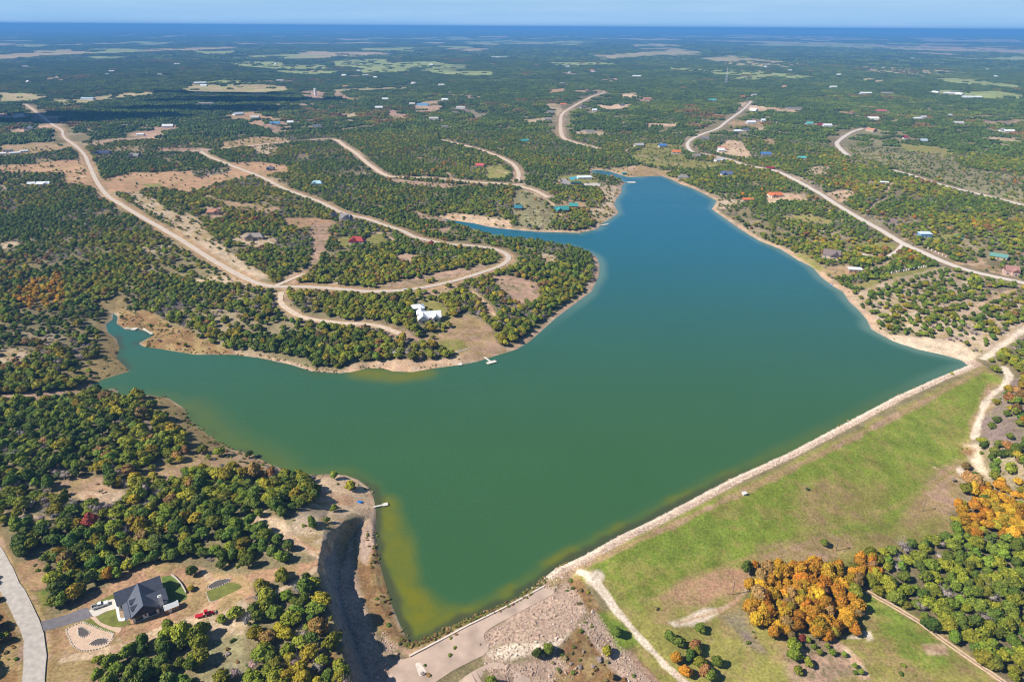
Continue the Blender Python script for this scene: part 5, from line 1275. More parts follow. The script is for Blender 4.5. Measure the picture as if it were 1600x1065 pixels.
for px, py, L, D, rt, rf, wl_, lb in [
    (1376, 175, 26, 13, 6, RM('coral', (.50, .13, .10)), WM('cream', (.62, .55, .45)), 'coral red-roofed house alone on the wooded hill'),
    (1240, 171, 40, 12, -6, RM('grey', (.19, .175, .175)), WM('cream', (.62, .55, .45)), 'long grey-roofed house with a pale drive on the hill'),
    (1173, 193, 20, 10, 3, wm_, WM('sky_pale', (.55, .65, .72)), 'pale blue and white house in the dry pasture'),
    (1192, 190, 9, 7, 3, wm_, WM('white', (.74, .72, .68)), 'tiny white shed beside the dry pasture house'),
    (1152, 207, 15, 8, 10, wm_, WM('white', (.74, .72, .68)), 'white cottage below the dry pasture'),
    (1165, 205, 13, 8, -10, RM('slate', (.11, .11, .14)), WM('white', (.74, .72, .68)), 'dark-roofed white cottage below the dry pasture'),
    (1101, 219, 17, 8, 0, RM('grey', (.19, .175, .175)), WM('cream', (.62, .55, .45)), 'grey-roofed house inside the bend of the county road'),
    (1264, 195, 16, 9, 0, RM('turquoise', (.12, .45, .42), .4), WM('cream', (.62, .55, .45)), 'green-roofed building at the end of the farm group'),
    (1282, 197, 14, 9, 4, RM('maroon', (.30, .035, .05)), WM('brick', (.36, .12, .09)), 'dark red barn in the middle of the farm group'),
    (1292, 198, 20, 10, 2, wm_, WM('white', (.74, .72, .68)), 'bright white-roofed barn in the farm group'),
    (1035, 230, 15, 9, 8, RM('bright_blue', (.09, .19, .42), .4), WM('cream', (.62, .55, .45)), 'blue-roofed house on the lawn north of the lake'),
    (1056, 240, 15, 8, -4, RM('orange_tile', (.58, .17, .065)), WM('cream', (.62, .55, .45)), 'orange-roofed house on the lawn north of the lake'),
    (1088, 246, 13, 8, 10, RM('pale_brown', (.29, .24, .21)), WM('cream', (.62, .55, .45)), 'pale brown house under oaks north of the lake'),
    (998, 229, 18, 9, 20, RM('pale_grey', (.45, .43, .43)), WM('white', (.74, .72, .68)), 'pale house on the sandy corner above the inlet'),
    (1128, 234, 16, 9, -6, RM('terracotta', (.48, .23, .14)), WM('cream', (.62, .55, .45)), 'terracotta-roofed house on the sandy clearing'),
    (1126, 237, 12, 9, 4, wm_, WM('white', (.74, .72, .68)), 'white metal building on the sandy clearing'),
    (880, 165, 18, 10, 0, RM('orange_tile', (.58, .17, .065)), WM('cream', (.62, .55, .45)), 'tan-roofed house beside the winding gravel road'),
    (861, 177, 20, 10, 6, RM('warm_grey', (.23, .205, .19)), WM('cream', (.62, .55, .45)), 'grey-roofed house west of the winding gravel road'),
    (929, 174, 12, 8, 0, wm_, WM('white', (.74, .72, .68)), 'white shed east of the winding gravel road'),
    (911, 169, 16, 8, 20, RM('brown', (.195, .145, .135)), WM('cream', (.62, .55, .45)), 'brown house by the winding gravel road'),
    (972, 166, 14, 8, 0, RM('slate', (.11, .11, .14)), WM('cream', (.62, .55, .45)), 'dark-roofed house on the long sand strip'),
    (922, 208, 18, 9, -4, RM('warm_grey', (.23, .205, .19)), WM('cream', (.62, .55, .45)), 'grey-roofed house in the rust-brown woods'),
    (856, 188, 16, 8, 3, RM('pale_brown', (.29, .24, .21)), WM('cream', (.62, .55, .45)), 'pale brown cottage on the bare patch in the woods'),
    (1433, 187, 22, 10, 12, wm_, WM('cream', (.62, .55, .45)), 'white-roofed house where the far lane meets the woods'),
    (1442, 185, 14, 9, 0, RM('pale_grey', (.45, .43, .43)), WM('white', (.74, .72, .68)), 'pale grey house beside the far lane'),
    (1414, 217, 9, 6, 0, RM('maroon', (.30, .035, .05)), WM('white', (.74, .72, .68)), 'small red and white shed on the brown range'),
    (1442, 222, 14, 8, 0, RM('blue_grey', (.42, .52, .62), .4), WM('white', (.74, .72, .68)), 'blue-grey roofed shed on the brown range'),
    (1575, 207, 24, 10, 0, wm_, WM('white', (.74, .72, .68)), 'white-roofed barn at the range edge'),
    (1565, 205, 14, 8, 30, RM('pale_grey', (.45, .43, .43)), WM('white', (.74, .72, .68)), 'pale shed beside the range barn'),
    (1497, 194, 22, 9, -8, RM('pale_grey', (.45, .43, .43)), WM('white', (.74, .72, .68)), 'long pale house in the far eastern woods'),
    (1160, 153, 14, 8, 0, RM('coral', (.50, .13, .10)), WM('white', (.74, .72, .68)), 'red-roofed house at the top of the county road'),
    (1178, 150, 18, 8, 20, RM('pale_grey', (.45, .43, .43)), WM('white', (.74, .72, .68)), 'pale house at the top of the county road'),
    (1113, 158, 24, 8, 8, RM('turquoise', (.12, .45, .42), .4), WM('white', (.74, .72, .68)), 'turquoise-roofed house north of the dry pasture'),
    (1302, 137, 26, 12, 6, wm_, WM('white', (.74, .72, .68)), 'white-roofed shed on the far wooded crest'),
    (1352, 147, 40, 12, 0, wm_, WM('white', (.74, .72, .68)), 'long white shed at the start of the far building row'),
    (1385, 147, 44, 12, 3, RM('pale_brown', (.29, .24, .21)), WM('white', (.74, .72, .68)), 'tan long building inside the far building row'),
    (1487, 147, 55, 16, -4, wm_, WM('white', (.74, .72, .68)), 'long white building beside the far green pasture'),
    (1518, 153, 60, 16, -8, wm_, WM('white', (.74, .72, .68)), 'longest white building beside the far green pasture'),
    (780, 90, 120, 40, 0, wm_, WM('white', (.74, .72, .68)), 'huge white roof alone out on the plain'),
    (995, 120, 40, 18, 0, wm_, WM('white', (.74, .72, .68)), 'white barn among the far northern woods'),
    (925, 111, 24, 12, 0, RM('coral', (.50, .13, .10)), WM('white', (.74, .72, .68)), 'red-roofed barn among the far northern woods'),
    (1425, 92, 28, 24, 0, wm_, WM('white', (.74, .72, .68)), 'white storage building far out on the plain')]:
    house(lb, 'shed' if 'shed' in lb else 'barn' if 'barn' in lb else 'house', px, py, L, D, rt, rf, wl_, 3.2, 6.4, name='shed' if 'shed' in lb else 'barn' if 'barn' in lb else 'house', nwin=2)
_far = [('tiny white-roofed house far off on the wooded plain', wm_, WM('white', (.74, .72, .68))), ('tiny grey-roofed house far off on the wooded plain', RM('pale_grey', (.45, .43, .43)), WM('white', (.74, .72, .68))), ('tiny red-brown roofed house far off on the wooded plain', RM('terracotta', (.48, .23, .14)), WM('tan', (.46, .37, .28)))]
_fr = np.random.default_rng(17)
_fx, _fy = _fr.uniform(-2600, 2900, 6000), _fr.uniform(1500, 4300, 6000)
_fo = fbm(_fx, _fy * .8, 130.0, 75, 3)
_fp = project(_fx, _fy, np.zeros(6000))
_sel = [i for i in np.argsort(-_fo)[:900] if 20 < _fp[0][i] < 1580 and _fp[1][i] > 92]
_lm = [('the white water tank', 493, 140), ('the lattice mast', 1134, 118), ('the cloud-shaded hill', 250, 165), ('the long far pasture building', 1518, 153), ('the large blue-roofed house', 661, 166), ('the winding gravel road', 890, 170), ('the coral-roofed hill house', 1376, 175), ('the broad tan field', 360, 138), ('the brown range', 1440, 235), ('the bare far clearing', 410, 188), ('the small tan field', 30, 150), ('the green far pastures', 640, 105), ('the wide tan pasture', 1020, 88), ('the far tan shelf', 1200, 98), ('the building row', 1385, 147), ('the lone white storage', 1425, 92), ('the far white barn', 995, 120), ('the dry yard trailers', 30, 235), ('the range barn', 1575, 207), ('the far left pasture', 150, 88)]
_cnt = {}
_used = []
for i in _sel:
    if len(_used) >= 40: break
    if any(math.hypot(_fx[i] - a, _fy[i] - b) < 70 for a, b in _used): continue
    _used.append((_fx[i], _fy[i]))
    lb, rf, wl_ = _far[(len(_used) * 7) % 3 if len(_used) % 2 else 0]
    q_ = min(range(len(_lm)), key=lambda j: math.hypot(_fp[0][i] - _lm[j][1], 2.2 * (_fp[1][i] - _lm[j][2])))
    dx_, dy_ = _fp[0][i] - _lm[q_][1], 2.2 * (_fp[1][i] - _lm[q_][2])
    sd_k = ('to the right of ' if dx_ > 0 else 'to the left of ') if abs(dx_) > abs(dy_) else ('beyond ' if dy_ < 0 else 'in front of ')
    _cnt[(lb, sd_k, q_)] = _cnt.get((lb, sd_k, q_), 0) + 1
    lb = 'tiny ' + lb.split('tiny ')[1].split(' house')[0] + ' house far off, ' + ['', 'second one ', 'third one ', 'fourth one ', 'fifth one ', 'sixth one '][_cnt[(lb, sd_k, q_)] - 1] + sd_k + _lm[q_][0]
    o = root('house', lb, 'house', (float(_fx[i]), float(_fy[i]), float(hgt(_fx[i], _fy[i])) + .3), _fr.uniform(0, 3.1), 'houses scattered far off on the plain')
    L_, D_ = _fr.uniform(16, 30), _fr.uniform(9, 13)
    wall_mb(L_, D_, 3.2, 6.4).build('wall', wl_, o)
    roof_mb(L_, D_, 3.2, 6.4).build('roof', rf, o)
    FOOT.append((float(_fx[i]), float(_fy[i]), 14))
mark('buildings')

# ------------------------------------------------------------------ docks
DECK = M('bleached_deck', (.62, .58, .52), .85, .15, 2.0)
def dock(label, px0, px1, plat, wide=1.3, roof=None, place=None, name='dock'):
    """a walkway from the bank to a platform; plat = length along, width across"""
    (x0, y0), (x1, y1) = poly_at([px0, px1], .4)
    L = math.hypot(x1 - x0, y1 - y0); a = math.atan2(y1 - y0, x1 - x0)
    o = root(name, label, 'dock', (float(x0), float(y0), .35), a)
    if L > 1.5:
        MB().box(-1.5, L - plat[0] / 2 - .01, -wide / 2, wide / 2, .12, .3).build('walkway', DECK, o)
    p = MB().box(L - plat[0] / 2, L + plat[0] / 2, -plat[1] / 2, plat[1] / 2, .1, .35).build('platform', DECK, o)
    for dx in (-1, 1):
        for dy in (-1, 1):
            c = (L + dx * (plat[0] / 2 - .2), dy * (plat[1] / 2 - .2))
            MB().tube((c[0], c[1], -2), (c[0], c[1], .9 if not roof else 2.6), .09, .09, 6).build('post', M('weathered_post', (.25, .21, .17), .9), o)
    if roof:
        xf(roof_mb(plat[0], plat[1], 2.6, 3.4, .4, .1), 0, L).build('roof', roof, o)
    if place:
        PLACES.append((place, float(x1), float(y1)))
    return o
dock('small floating dock with square platform off the bare sandy point', (588, 791), (602, 788), (2.8, 2.4), 1.0, place='the small floating dock')
dock('long dock with T-shaped end below the lakeside lawn', (757, 558), (768, 566), (3.2, 7.5), 1.4, place='the lawn dock')
dock('stubby landing platform on the bank of the lakeside lawn', (717, 565), (719, 569), (3.4, 3.2), 1.6)
dock('long boat dock on the point beyond the inlet', (934, 353), (946, 351), (9, 3.0), 1.6, place='the boat dock on the point')
dock('broad white floating dock near the clubhouse', (979, 285), (987, 285), (12, 9), 1.6, place='the white clubhouse dock')
dock('roofed boathouse dock in the far northern corner', (976, 270), (975, 273), (9, 7), 1.6, roof=RM('teal', (.06, .28, .26), .4), name='boathouse', place='the roofed boathouse')
dock('pale angled dock along the bank of the narrow cove', (222, 512), (236, 521), (4.5, 1.6), 1.5, place='the cove dock')
dock('broken U-shaped dock in the narrow cove', (198, 513), (210, 514), (4.0, 4.0), 1.2)
for px, py, lb in ((1298, 446, 'small blue boat pulled up on the rocky east bank'),):
    x, y, z = (float(v[0]) for v in P(px, py))
    o = root('rowing_boat', lb, 'boat', (x, y, z + .1), .6)
    taper(-2, 2, .5, 0, .55, -.3, -.5, -.3).build('hull', M('boat_blue', (.08, .25, .6), .4), o)
    MB().box(-.2, .2, -.74, .74, .552, .6).build('seat', DECK, o)
x, y, z = (float(v[0]) for v in P(562, 784))
tp = catmull(np.array([[-1.6, -1], [-.2, -1.3], [1.5, -.8], [1.8, .5], [.4, 1.2], [-1.3, .9], [-1.6, -1]]), .4)
tm = MB(); tm.add([(x + p[0] * .85, y + p[1] * .85, z + .06) for p in tp[:-1]] + [(x + p[0] * .5, y + p[1] * .5, z + .5 + .1 * random.random()) for p in tp[:-1]],
                  [(i, (i + 1) % (len(tp) - 1), len(tp) - 1 + (i + 1) % (len(tp) - 1), len(tp) - 1 + i) for i in range(len(tp) - 1)] + [tuple(range(len(tp) - 1, 2 * len(tp) - 2))])
tm.build('tarpaulin', M('blue_tarp', (.02, .17, .55), .5), label='crumpled bright blue tarpaulin on the bare sandy point', category='tarpaulin')
PLACES.append(('the blue tarpaulin', x, y))

# ------------------------------------------------------------------ spillway
SPC = M('spillway_concrete', (.47, .35, .275), .92, .30, .12)
sheet('spillway_apron', [(622,1030),(643,1026),(690,1001),(733,978),(790,950),(848,919),(866,926),(810,957),(757,989),(764,1015),(735,1033),(708,1047),(676,1068),(640,1090),(603,1068)], SPC, .12, 2.0)
sheet('spillway_apron', [(712,1068),(736,1050),(774,1034),(802,1046),(832,1068),(800,1120),(716,1120)], SPC, .12, 2.0)
sl = catmull(PP([(640,1025),(690,999),(733,976),(790,948),(850,916)]), 3.0)
sw = MB()
for p, q in zip(sl[:-1], sl[1:]):
    d = (q - p) / np.linalg.norm(q - p); nn = np.array([-d[1], d[0]]) * .35
    z0, z1 = float(hgt(*p)), float(hgt(*q))
    sw.hexa([(*(p - nn), z0 - .8), (*(q - nn), z1 - .8), (*(q + nn), z1 - .8), (*(p + nn), z0 - .8)], [(*(p - nn), z0 + .45), (*(q - nn), z1 + .45), (*(q + nn), z1 + .45), (*(p + nn), z0 + .45)])
sw.build('spillway_sill', M('sill_concrete', (.66, .57, .49), .9, .15, .8), label='long pale concrete sill along the top of the spillway', category='weir')
sheet('spillway_patch', [(649,1037),(655,1032),(660,1040),(666,1050),(656,1056)], M('sill_concrete', (.66, .57, .49)), .17, 1.0)
# concrete valve box on the dam crest
x, y, z = (float(v[0]) for v in P(1163, 772))
o = root('valve_house', 'small concrete valve box on the grassy edge of the dam crest', 'valve box', (x, y, z), .4)
MB().box(-1.1, 1.1, -.8, .8, -.3, .9).build('wall', CONC, o)
MB().box(-1.25, 1.25, -.95, .95, .903, 1.05).build('lid', TRIM, o)
MB().tube((.5, 0, 1.053), (.5, 0, 1.5), .08, .08, 8).build('vent_pipe', M('worn_steel', (.25, .23, .22), .5), o)
PLACES.append(('the concrete valve box', x, y))
# stone line on the lawn by the lake
wl_ = catmull(PP([(701,553),(712,551),(722,548),(733,545)]), .9)
o = root('stone_wall', 'low dry stone wall across the lakeside lawn', 'wall', (float(wl_[0][0]), float(wl_[0][1]), float(hgt(*wl_[0]))))
for i, p in enumerate(wl_):
    s = .42 + .12 * random.random(); zz = float(hgt(*p)) - o.location.z
    lx, ly = p[0] - wl_[0][0], p[1] - wl_[0][1]
    taper(-s, s, s * .8, 0, .5 + .2 * random.random(), .1, .08, .1).build('stone', CONC, o).location = (lx, ly, zz - .05)

# ------------------------------------------------------------------ poles, posts, mast
WOODP = M('pole_wood', (.17, .13, .10), .9, .2, 3)
for px, py, lb in ((1144.5, 928, 'wooden utility pole beside the chalk track, nearest the spillway'), (1306, 860, 'wooden utility pole in the meadow above the orange elm grove'), (1442, 798, 'wooden utility pole farthest along the toe of the dam')):
    x, y, z = (float(v[0]) for v in P(px, py))
    o = root('utility_pole', lb, 'utility pole', (x, y, z), .9, 'utility poles in the meadow')
    MB().tube((0, 0, -.5), (0, 0, 7.6), .17, .12, 9).build('pole', WOODP, o)
    c = MB().box(-1.0, 1.0, -.06, .06, 6.9, 7.04).build('crossarm', WOODP, o)
    for k in (-.85, .85):
        MB().tube((k, 0, 7.043), (k, 0, 7.25), .05, .04, 7).build('insulator', TRIM, c)
    MB().tube((.28, 0, 5.9), (.28, 0, 6.6), .17, .17, 9).build('transformer', M('worn_grey', (.45, .45, .44), .5), o)
    PLACES.append((lb.split(' beside')[0].split(' in the')[0].split(' farthest')[0] and {1144.5: 'the pole by the chalk', 1306: 'the pole above the grove', 1442: 'the farthest utility pole'}[px], x, y))
_ordn = ['first', 'second', 'third', 'fourth', 'fifth', 'sixth', 'seventh', 'eighth', 'ninth', 'tenth', 'eleventh', 'twelfth', 'thirteenth', 'fourteenth', 'fifteenth', 'sixteenth', 'seventeenth', 'eighteenth', 'nineteenth', 'twentieth']
_post = None
def posts(a, b, n, lab, grp):
    global _post
    for i in range(n):
        t = i / (n - 1)
        x, y, z = (float(v[0]) for v in P(a[0] + (b[0] - a[0]) * t, a[1] + (b[1] - a[1]) * t))
        if _post is None:
            _post = root('stone_post', '', 'post', (x, y, z), .3)
            MB().box(-.38, .38, -.38, .38, -.3, 1.5).build('pillar', TRIM, _post)
            MB().hexa([(-.5, -.5, 1.503), (.5, -.5, 1.503), (.5, .5, 1.503), (-.5, .5, 1.503)], [(-.2, -.2, 1.75), (.2, -.2, 1.75), (.2, .2, 1.75), (-.2, .2, 1.75)]).build('cap', TRIM, _post)
            o = _post
        else:
            o = _post.copy(); COL.objects.link(o)
            for ch in _post.children:
                c = ch.copy(); COL.objects.link(c); c.parent = o
        o.location = (x, y, z)
        o['label'], o['group'] = lab % _ordn[i], grp
posts((1393, 427), (1447, 417), 15, 'white stone post, %s from the lake in the row beside the strip lawn', 'white posts beside the strip lawn')
posts((1450, 389), (1478, 402), 6, 'white stone post, %s from the blue house in the row along the county road', 'white posts along the county road')
x, y, z = (float(v[0]) for v in P(1134, 131))
o = root('radio_mast', 'tall thin lattice radio mast standing above the far woods', 'radio mast', (x, y, z))
STEEL = M('galvanised', (.5, .5, .5), .5, .05, 1, .3)
for sx in (-1, 1):
    for sy in (-1, 1):
        MB().tube((sx * 4, sy * 4, 0), (sx * .8, sy * .8, 62), .45, .3, 5).build('leg', STEEL, o)
bm_ = MB()
for k in range(10):
    h0, h1 = 62 * k / 10, 62 * (k + 1) / 10
    w0, w1 = 4 - 3.2 * k / 10, 4 - 3.2 * (k + 1) / 10
    for a, b in (((-1, -1), (1, -1)), ((1, -1), (1, 1)), ((1, 1), (-1, 1)), ((-1, 1), (-1, -1))):
        bm_.tube((a[0] * w0, a[1] * w0, h0), (b[0] * w1, b[1] * w1, h1), .2, .2, 4)
bm_.build('lattice', STEEL, o, kind='stuff')
x, y, z = (float(v[0]) for v in P(493, 149))
o = root('water_tank', 'tall white water tank on the bare round lot at the woods edge', 'water tank', (x, y, z))
MB().tube((0, 0, 0), (0, 0, 20), 4.2, 4.2, 16).build('tank', TRIM, o)
MB().tube((0, 0, 20.01), (0, 0, 22), 4.3, .6, 16).build('roof', TRIM, o)
mark('small structures')

# ------------------------------------------------------------------ masses of instances
def scatter(name, pts, scale, rot, tint, var, templates, label=None, lean=0.0):
    """one object of kind stuff: every point carries one of the template shapes"""
    me = bpy.data.meshes.new(name)
    n = len(pts)
    me.vertices.add(n)
    me.vertices.foreach_set('co', np.ascontiguousarray(pts, np.float32).ravel())
    def put(nm, ty, arr, key):
        a = me.attributes.new(nm, ty, 'POINT'); a.data.foreach_set(key, np.ascontiguousarray(arr).ravel())
    put('size', 'FLOAT_VECTOR', np.asarray(scale, np.float32), 'vector')
    put('turn', 'FLOAT_VECTOR', np.asarray(rot, np.float32), 'vector')
    put('tint', 'FLOAT_VECTOR', np.asarray(tint, np.float32), 'vector')
    put('kind_of_shape', 'INT', np.asarray(var, np.int32), 'value')
    o = obj(name, me, None, (), kind='stuff')
    ng = bpy.data.node_groups.new(name, 'GeometryNodeTree')
    ng.interface.new_socket('Geometry', in_out='INPUT', socket_type='NodeSocketGeometry')
    ng.interface.new_socket('Geometry', in_out='OUTPUT', socket_type='NodeSocketGeometry')
    N, L = ng.nodes, ng.links
    gi, go, jn = N.new('NodeGroupInput'), N.new('NodeGroupOutput'), N.new('GeometryNodeJoinGeometry')
    def named(nm, ty):
        q = N.new('GeometryNodeInputNamedAttribute'); q.data_type = ty; q.inputs['Name'].default_value = nm
        return q.outputs['Attribute']
    sz, tr, kd = named('size', 'FLOAT_VECTOR'), named('turn', 'FLOAT_VECTOR'), named('kind_of_shape', 'INT')
    e2r = N.new('FunctionNodeEulerToRotation'); L.new(tr, e2r.inputs[0])
    for i, tp_ in enumerate(templates):
        cmp_ = N.new('FunctionNodeCompare'); cmp_.data_type = 'INT'; cmp_.operation = 'EQUAL'
        L.new(kd, cmp_.inputs[2]); cmp_.inputs[3].default_value = i
        oi = N.new('GeometryNodeObjectInfo'); oi.inputs['Object'].default_value = tp_
        oi.inputs['As Instance'].default_value = True
        ip = N.new('GeometryNodeInstanceOnPoints')
        L.new(gi.outputs[0], ip.inputs['Points']); L.new(cmp_.outputs[0], ip.inputs['Selection'])
        L.new(oi.outputs['Geometry'], ip.inputs['Instance'])
        L.new(e2r.outputs[0], ip.inputs['Rotation']); L.new(sz, ip.inputs['Scale'])
        L.new(ip.outputs[0], jn.inputs[0])
    L.new(jn.outputs[0], go.inputs[0])
    o.modifiers.new('scatter', 'NODES').node_group = ng
    return o
def template(name, parts):
    """a shape kept out of the scene, drawn only through scatter()"""
    bm = bmesh.new()
    mats = []
    for me, m in parts:
        k = len(bm.faces)
        bm.from_mesh(me)
        bm.faces.ensure_lookup_table()
        if m not in mats: mats.append(m)
        for f in bm.faces[k:]:
            f.material_index = mats.index(m)
    me = bpy.data.meshes.new(name)
    bm.to_mesh(me); bm.free()
    for m in mats: me.materials.append(m)
    return bpy.data.objects.new(name, me)
TEMPL = {}
for k, lst in SHAPES.items():
    for t_, c_ in lst:
        if not t_.materials: t_.materials.append(GREYBARK if k == 'bare_tree' else BARK)
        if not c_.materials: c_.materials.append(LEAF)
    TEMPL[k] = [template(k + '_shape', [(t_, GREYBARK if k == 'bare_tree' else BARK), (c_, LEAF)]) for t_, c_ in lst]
GROVE_T = [template('grove_shape', [(g, LEAF)]) for g in GROVE]
MASS_T = [template('mass_shape', [(g, LEAF)]) for g in MASS]
STONE = M('riprap_stone', (.72, .60, .51), .9, .3, .8)
PINKSTONE = M('rubble_stone', (.46, .335, .255), .9, .3, .8)
ROCK_T = []
for i in range(3):
    v, f = ico(1)
    p = v * np.array([1, .75, .6]) * (1 + .28 * _r.normal(size=(len(v), 1)).clip(-1, 1))
    for m in (STONE, PINKSTONE):
        me = mesh('rock', p, f); me.materials.append(m)
        ROCK_T.append(bpy.data.objects.new('rock_shape', me))

# stones: riprap along the water side of the dam, rubble beside the spillway, the bank of the cut
X, Y = RNG.uniform(-70, 330, 200000), RNG.uniform(130, 470, 200000)
dl = sdf(LAKE, X, Y, 30.0)
dd = sdf(DOWN, X, Y, 30.0)
keep = (dl > -0.6) & (pdist(DAM_EDGE, X, Y, 20) < 6.6) & (RNG.random(X.size) < .95)
rub = np.minimum.reduce([sdf(ZON[i][0], X, Y, 5.0) for i, z in enumerate(Z_) if z[1] in ('rubble', 'chalk') and max(p[1] for p in z[0]) > 890 and min(p[0] for p in z[0]) < 1000])
spl_ = sdf(PP([(622,1030),(643,1026),(733,978),(848,919),(866,926),(757,989),(764,1015),(708,1047),(640,1090),(603,1068)]), X, Y, 5.0)
keep2 = (rub < .5) & (spl_ > .3) & (dl > 0) & (RNG.random(X.size) < .75)
K = keep | keep2
x, y = X[K], Y[K]
s = np.where(keep[K], RNG.uniform(.16, .46, K.sum()), RNG.uniform(.16, .5, K.sum()) * (1 + .8 * (RNG.random(K.sum()) > .93)))
scatter('riprap_stones', np.stack([x, y, hgt(x, y) + s * .12], 1), np.stack([s, s, s], 1), RNG.uniform(0, 6.28, (len(x), 3)) * np.array([.15, .15, 1]), np.ones((len(x), 3)) * .5,
        (RNG.integers(0, 3, len(x)) * 2 + np.where(keep[K], RNG.random(K.sum()) < .3, RNG.random(K.sum()) < .93)), ROCK_T)
mark('stones')

# ------------------------------------------------------------------ trees: where they stand
def inframe(x, y, z, m=0):
    px, py, zc = project(x, y, z)
    return (px > -m) & (px < 1600 + m) & (py > -m) & (py < 1065 + m)
def jitter(sp, r0, r1, half=50.0):
    w = r1 * math.sin(math.radians(half)) + 20
    gx, gy = np.meshgrid(np.arange(-w, w, sp), np.arange(r0 * math.cos(math.radians(half)) - 20, r1 + 20, sp))
    x = (gx + RNG.uniform(-.5, .5, gx.shape) * sp * 1.0).ravel()
    y = (gy + RNG.uniform(-.5, .5, gx.shape) * sp * 1.0).ravel()
    r = np.hypot(x, y); a = np.degrees(np.arctan2(x, y))
    k = (r >= r0) & (r < r1) & (np.abs(a) < half)
    return x[k], y[k]
PAL = dict(dark=(.084, .126, .018), mid=(.128, .168, .019), olive=(.185, .196, .018), yellow=(.27, .222, .018), orange=(.36, .165, .014), amber=(.39, .225, .016), rust=(.23, .125, .038), red=(.24, .06, .035), grey=(.31, .25, .22), brown=(.24, .15, .05))
KEYS = list(PAL)
PALA = np.array([PAL[k] for k in KEYS])
def tree_kind(x, y):
    """kind index (0 juniper 1 oak 2 elm 3 bare) and colour index"""
    n = len(x)
    r = np.hypot(x, y)
    u, v = RNG.random(n), RNG.random(n)
    f1 = fbm(x, y, 95.0, 101, 2) + .25 * RNG.normal(size=n)
    f2 = fbm(x, y, 70.0, 102, 2) + .2 * RNG.normal(size=n)
    f3 = fbm(x, y, 55.0, 103, 2) + .2 * RNG.normal(size=n)
    px, py, _ = project(x, y, np.zeros(n))
    autumn = smooth(420, 150, px) * smooth(380, 430, py) * smooth(720, 620, py) * .35 + smooth(1100, 1250, px) * smooth(200, 260, py) * .12
    kind = np.where(f1 + autumn * .6 + (.42 * smooth(900, 250, r)) > .14, 1, 0)
    col = np.where(kind == 1, np.where(v < .60, 2, np.where(v < .76, 3, np.where(v < .81, 9, 1))), np.where(v < .55, 0, 1))
    e = (f2 > .55 - autumn * .6) & (u < .45)
    kind = np.where(e, 2, kind); col = np.where(e, np.where(v < .3, 6, np.where(v < .44, 4, np.where(v < .82, 3, np.where(v < .835, 7, 9)))), col)
    b = (f3 > .36) & (u > .5)
    kind = np.where(b, 3, kind); col = np.where(b, 8, col)
    for p in ORANGE:
        i = sdf(p, x, y, 8.0) < 1.5
        kind = np.where(i, np.where(u < .94, 2, np.where(u < .97, 3, 1)), kind); col = np.where(i, np.where(u < .94, np.where(v < .52, 5, np.where(v < .88, 4, np.where(v < .95, 9, 3))), np.where(u < .97, 8, 2)), col)
    for p in AMBER:
        i = (sdf(p, x, y, 8.0) < 2) & (u < .82)
        kind = np.where(i, 2, kind); col = np.where(i, np.where(v < .6, 5, np.where(v < .85, 4, 3)), col)
    for p in WOOD:
        i = (sdf(p, x, y, 8.0) < 2) & (u < .8) & (kind != 2)
        kind = np.where(i, np.where(v < .55, 1, np.where(v < .93, 0, 3)), kind); col = np.where(i, np.where(v < .4, 2, np.where(v < .55, 1, np.where(v < .8, 1, np.where(v < .93, 0, 8)))), col)
    for p in EVER:
        i = (sdf(p, x, y, 8.0) < 2)
        kind = np.where(i, 0, kind); col = np.where(i, np.where(v < .7, 1, 0), col)
    far = smooth(900, 2200, r) > u * .95
    kind = np.where(far & (kind != 0), np.where(v < .8, 0, kind), kind); col = np.where(far, np.where(v < .62, 0, np.where(v < .84, 1, col)), col)
    return kind, col
def free_of(x, y, k):
    for fx, fy, fr in FOOT:
        k &= np.hypot(x - fx, y - fy) > fr
    return k
NEAR = 1550.0
x, y = jitter(4.8, 95.0, 430.0, 52)
x2, y2 = jitter(4.15, 430.0, NEAR, 43)
x, y = np.r_[x, x2], np.r_[y, y2]
gx_, gy_ = jitter(4.4, 95.0, 420.0)
k = np.zeros(len(gx_), bool)
for p in ORANGE + AMBER[:1]:
    k |= sdf(p, gx_, gy_, 4.0) < 0
k &= RNG.random(len(gx_)) < .62
x, y = np.r_[x, gx_[k]], np.r_[y, gy_[k]]
lk = sdf(LAKE, x, y, 320.0)
k = lk > 3
x, y, lk = x[k], y[k], lk[k]
_, den = soil_and_trees(x, y, np.minimum(lk, 320), False)
forced = np.zeros(len(x))
for p in ORANGE + WOOD + EVER + AMBER[:1]:
    forced = np.maximum(forced, smooth(3, -1, sdf(p, x, y, 8.0)))
den = np.where(forced > 0, den * (1 - forced) + np.where(forced > 0, .97, 0) * forced, den)
k = RNG.random(len(x)) < den
k &= (sdf(CHAN, x, y, 12.0) > 7.5) & (sdf(SPILL, x, y, 6.0) > 2)
k = free_of(x, y, k)
x, y, den, forced = x[k], y[k], den[k], forced[k]
z = hgt(x, y)
kind, colr = tree_kind(x, y)
size = np.where(kind == 0, RNG.uniform(2.1, 3.5, len(x)), np.where(kind == 1, RNG.uniform(2.3, 3.9, len(x)), np.where(kind == 2, RNG.uniform(2.4, 4.2, len(x)), RNG.uniform(2.0, 3.2, len(x)))))
size *= np.where(den < .3, .72, 1.0) * (1 + .1 * RNG.normal(size=len(x)).clip(-1.5, 2))
org = np.zeros(len(x), bool)
for p in ORANGE:
    org |= sdf(p, x, y, 8.0) < 1.5
amb = np.zeros(len(x), bool)
for p in AMBER:
    amb |= sdf(p, x, y, 8.0) < 1.5
size *= 1.02 - 0.22 * smooth(380, 620, np.hypot(x, y))
size *= np.where(org, .86, np.where(amb, 0.86, 1.0))
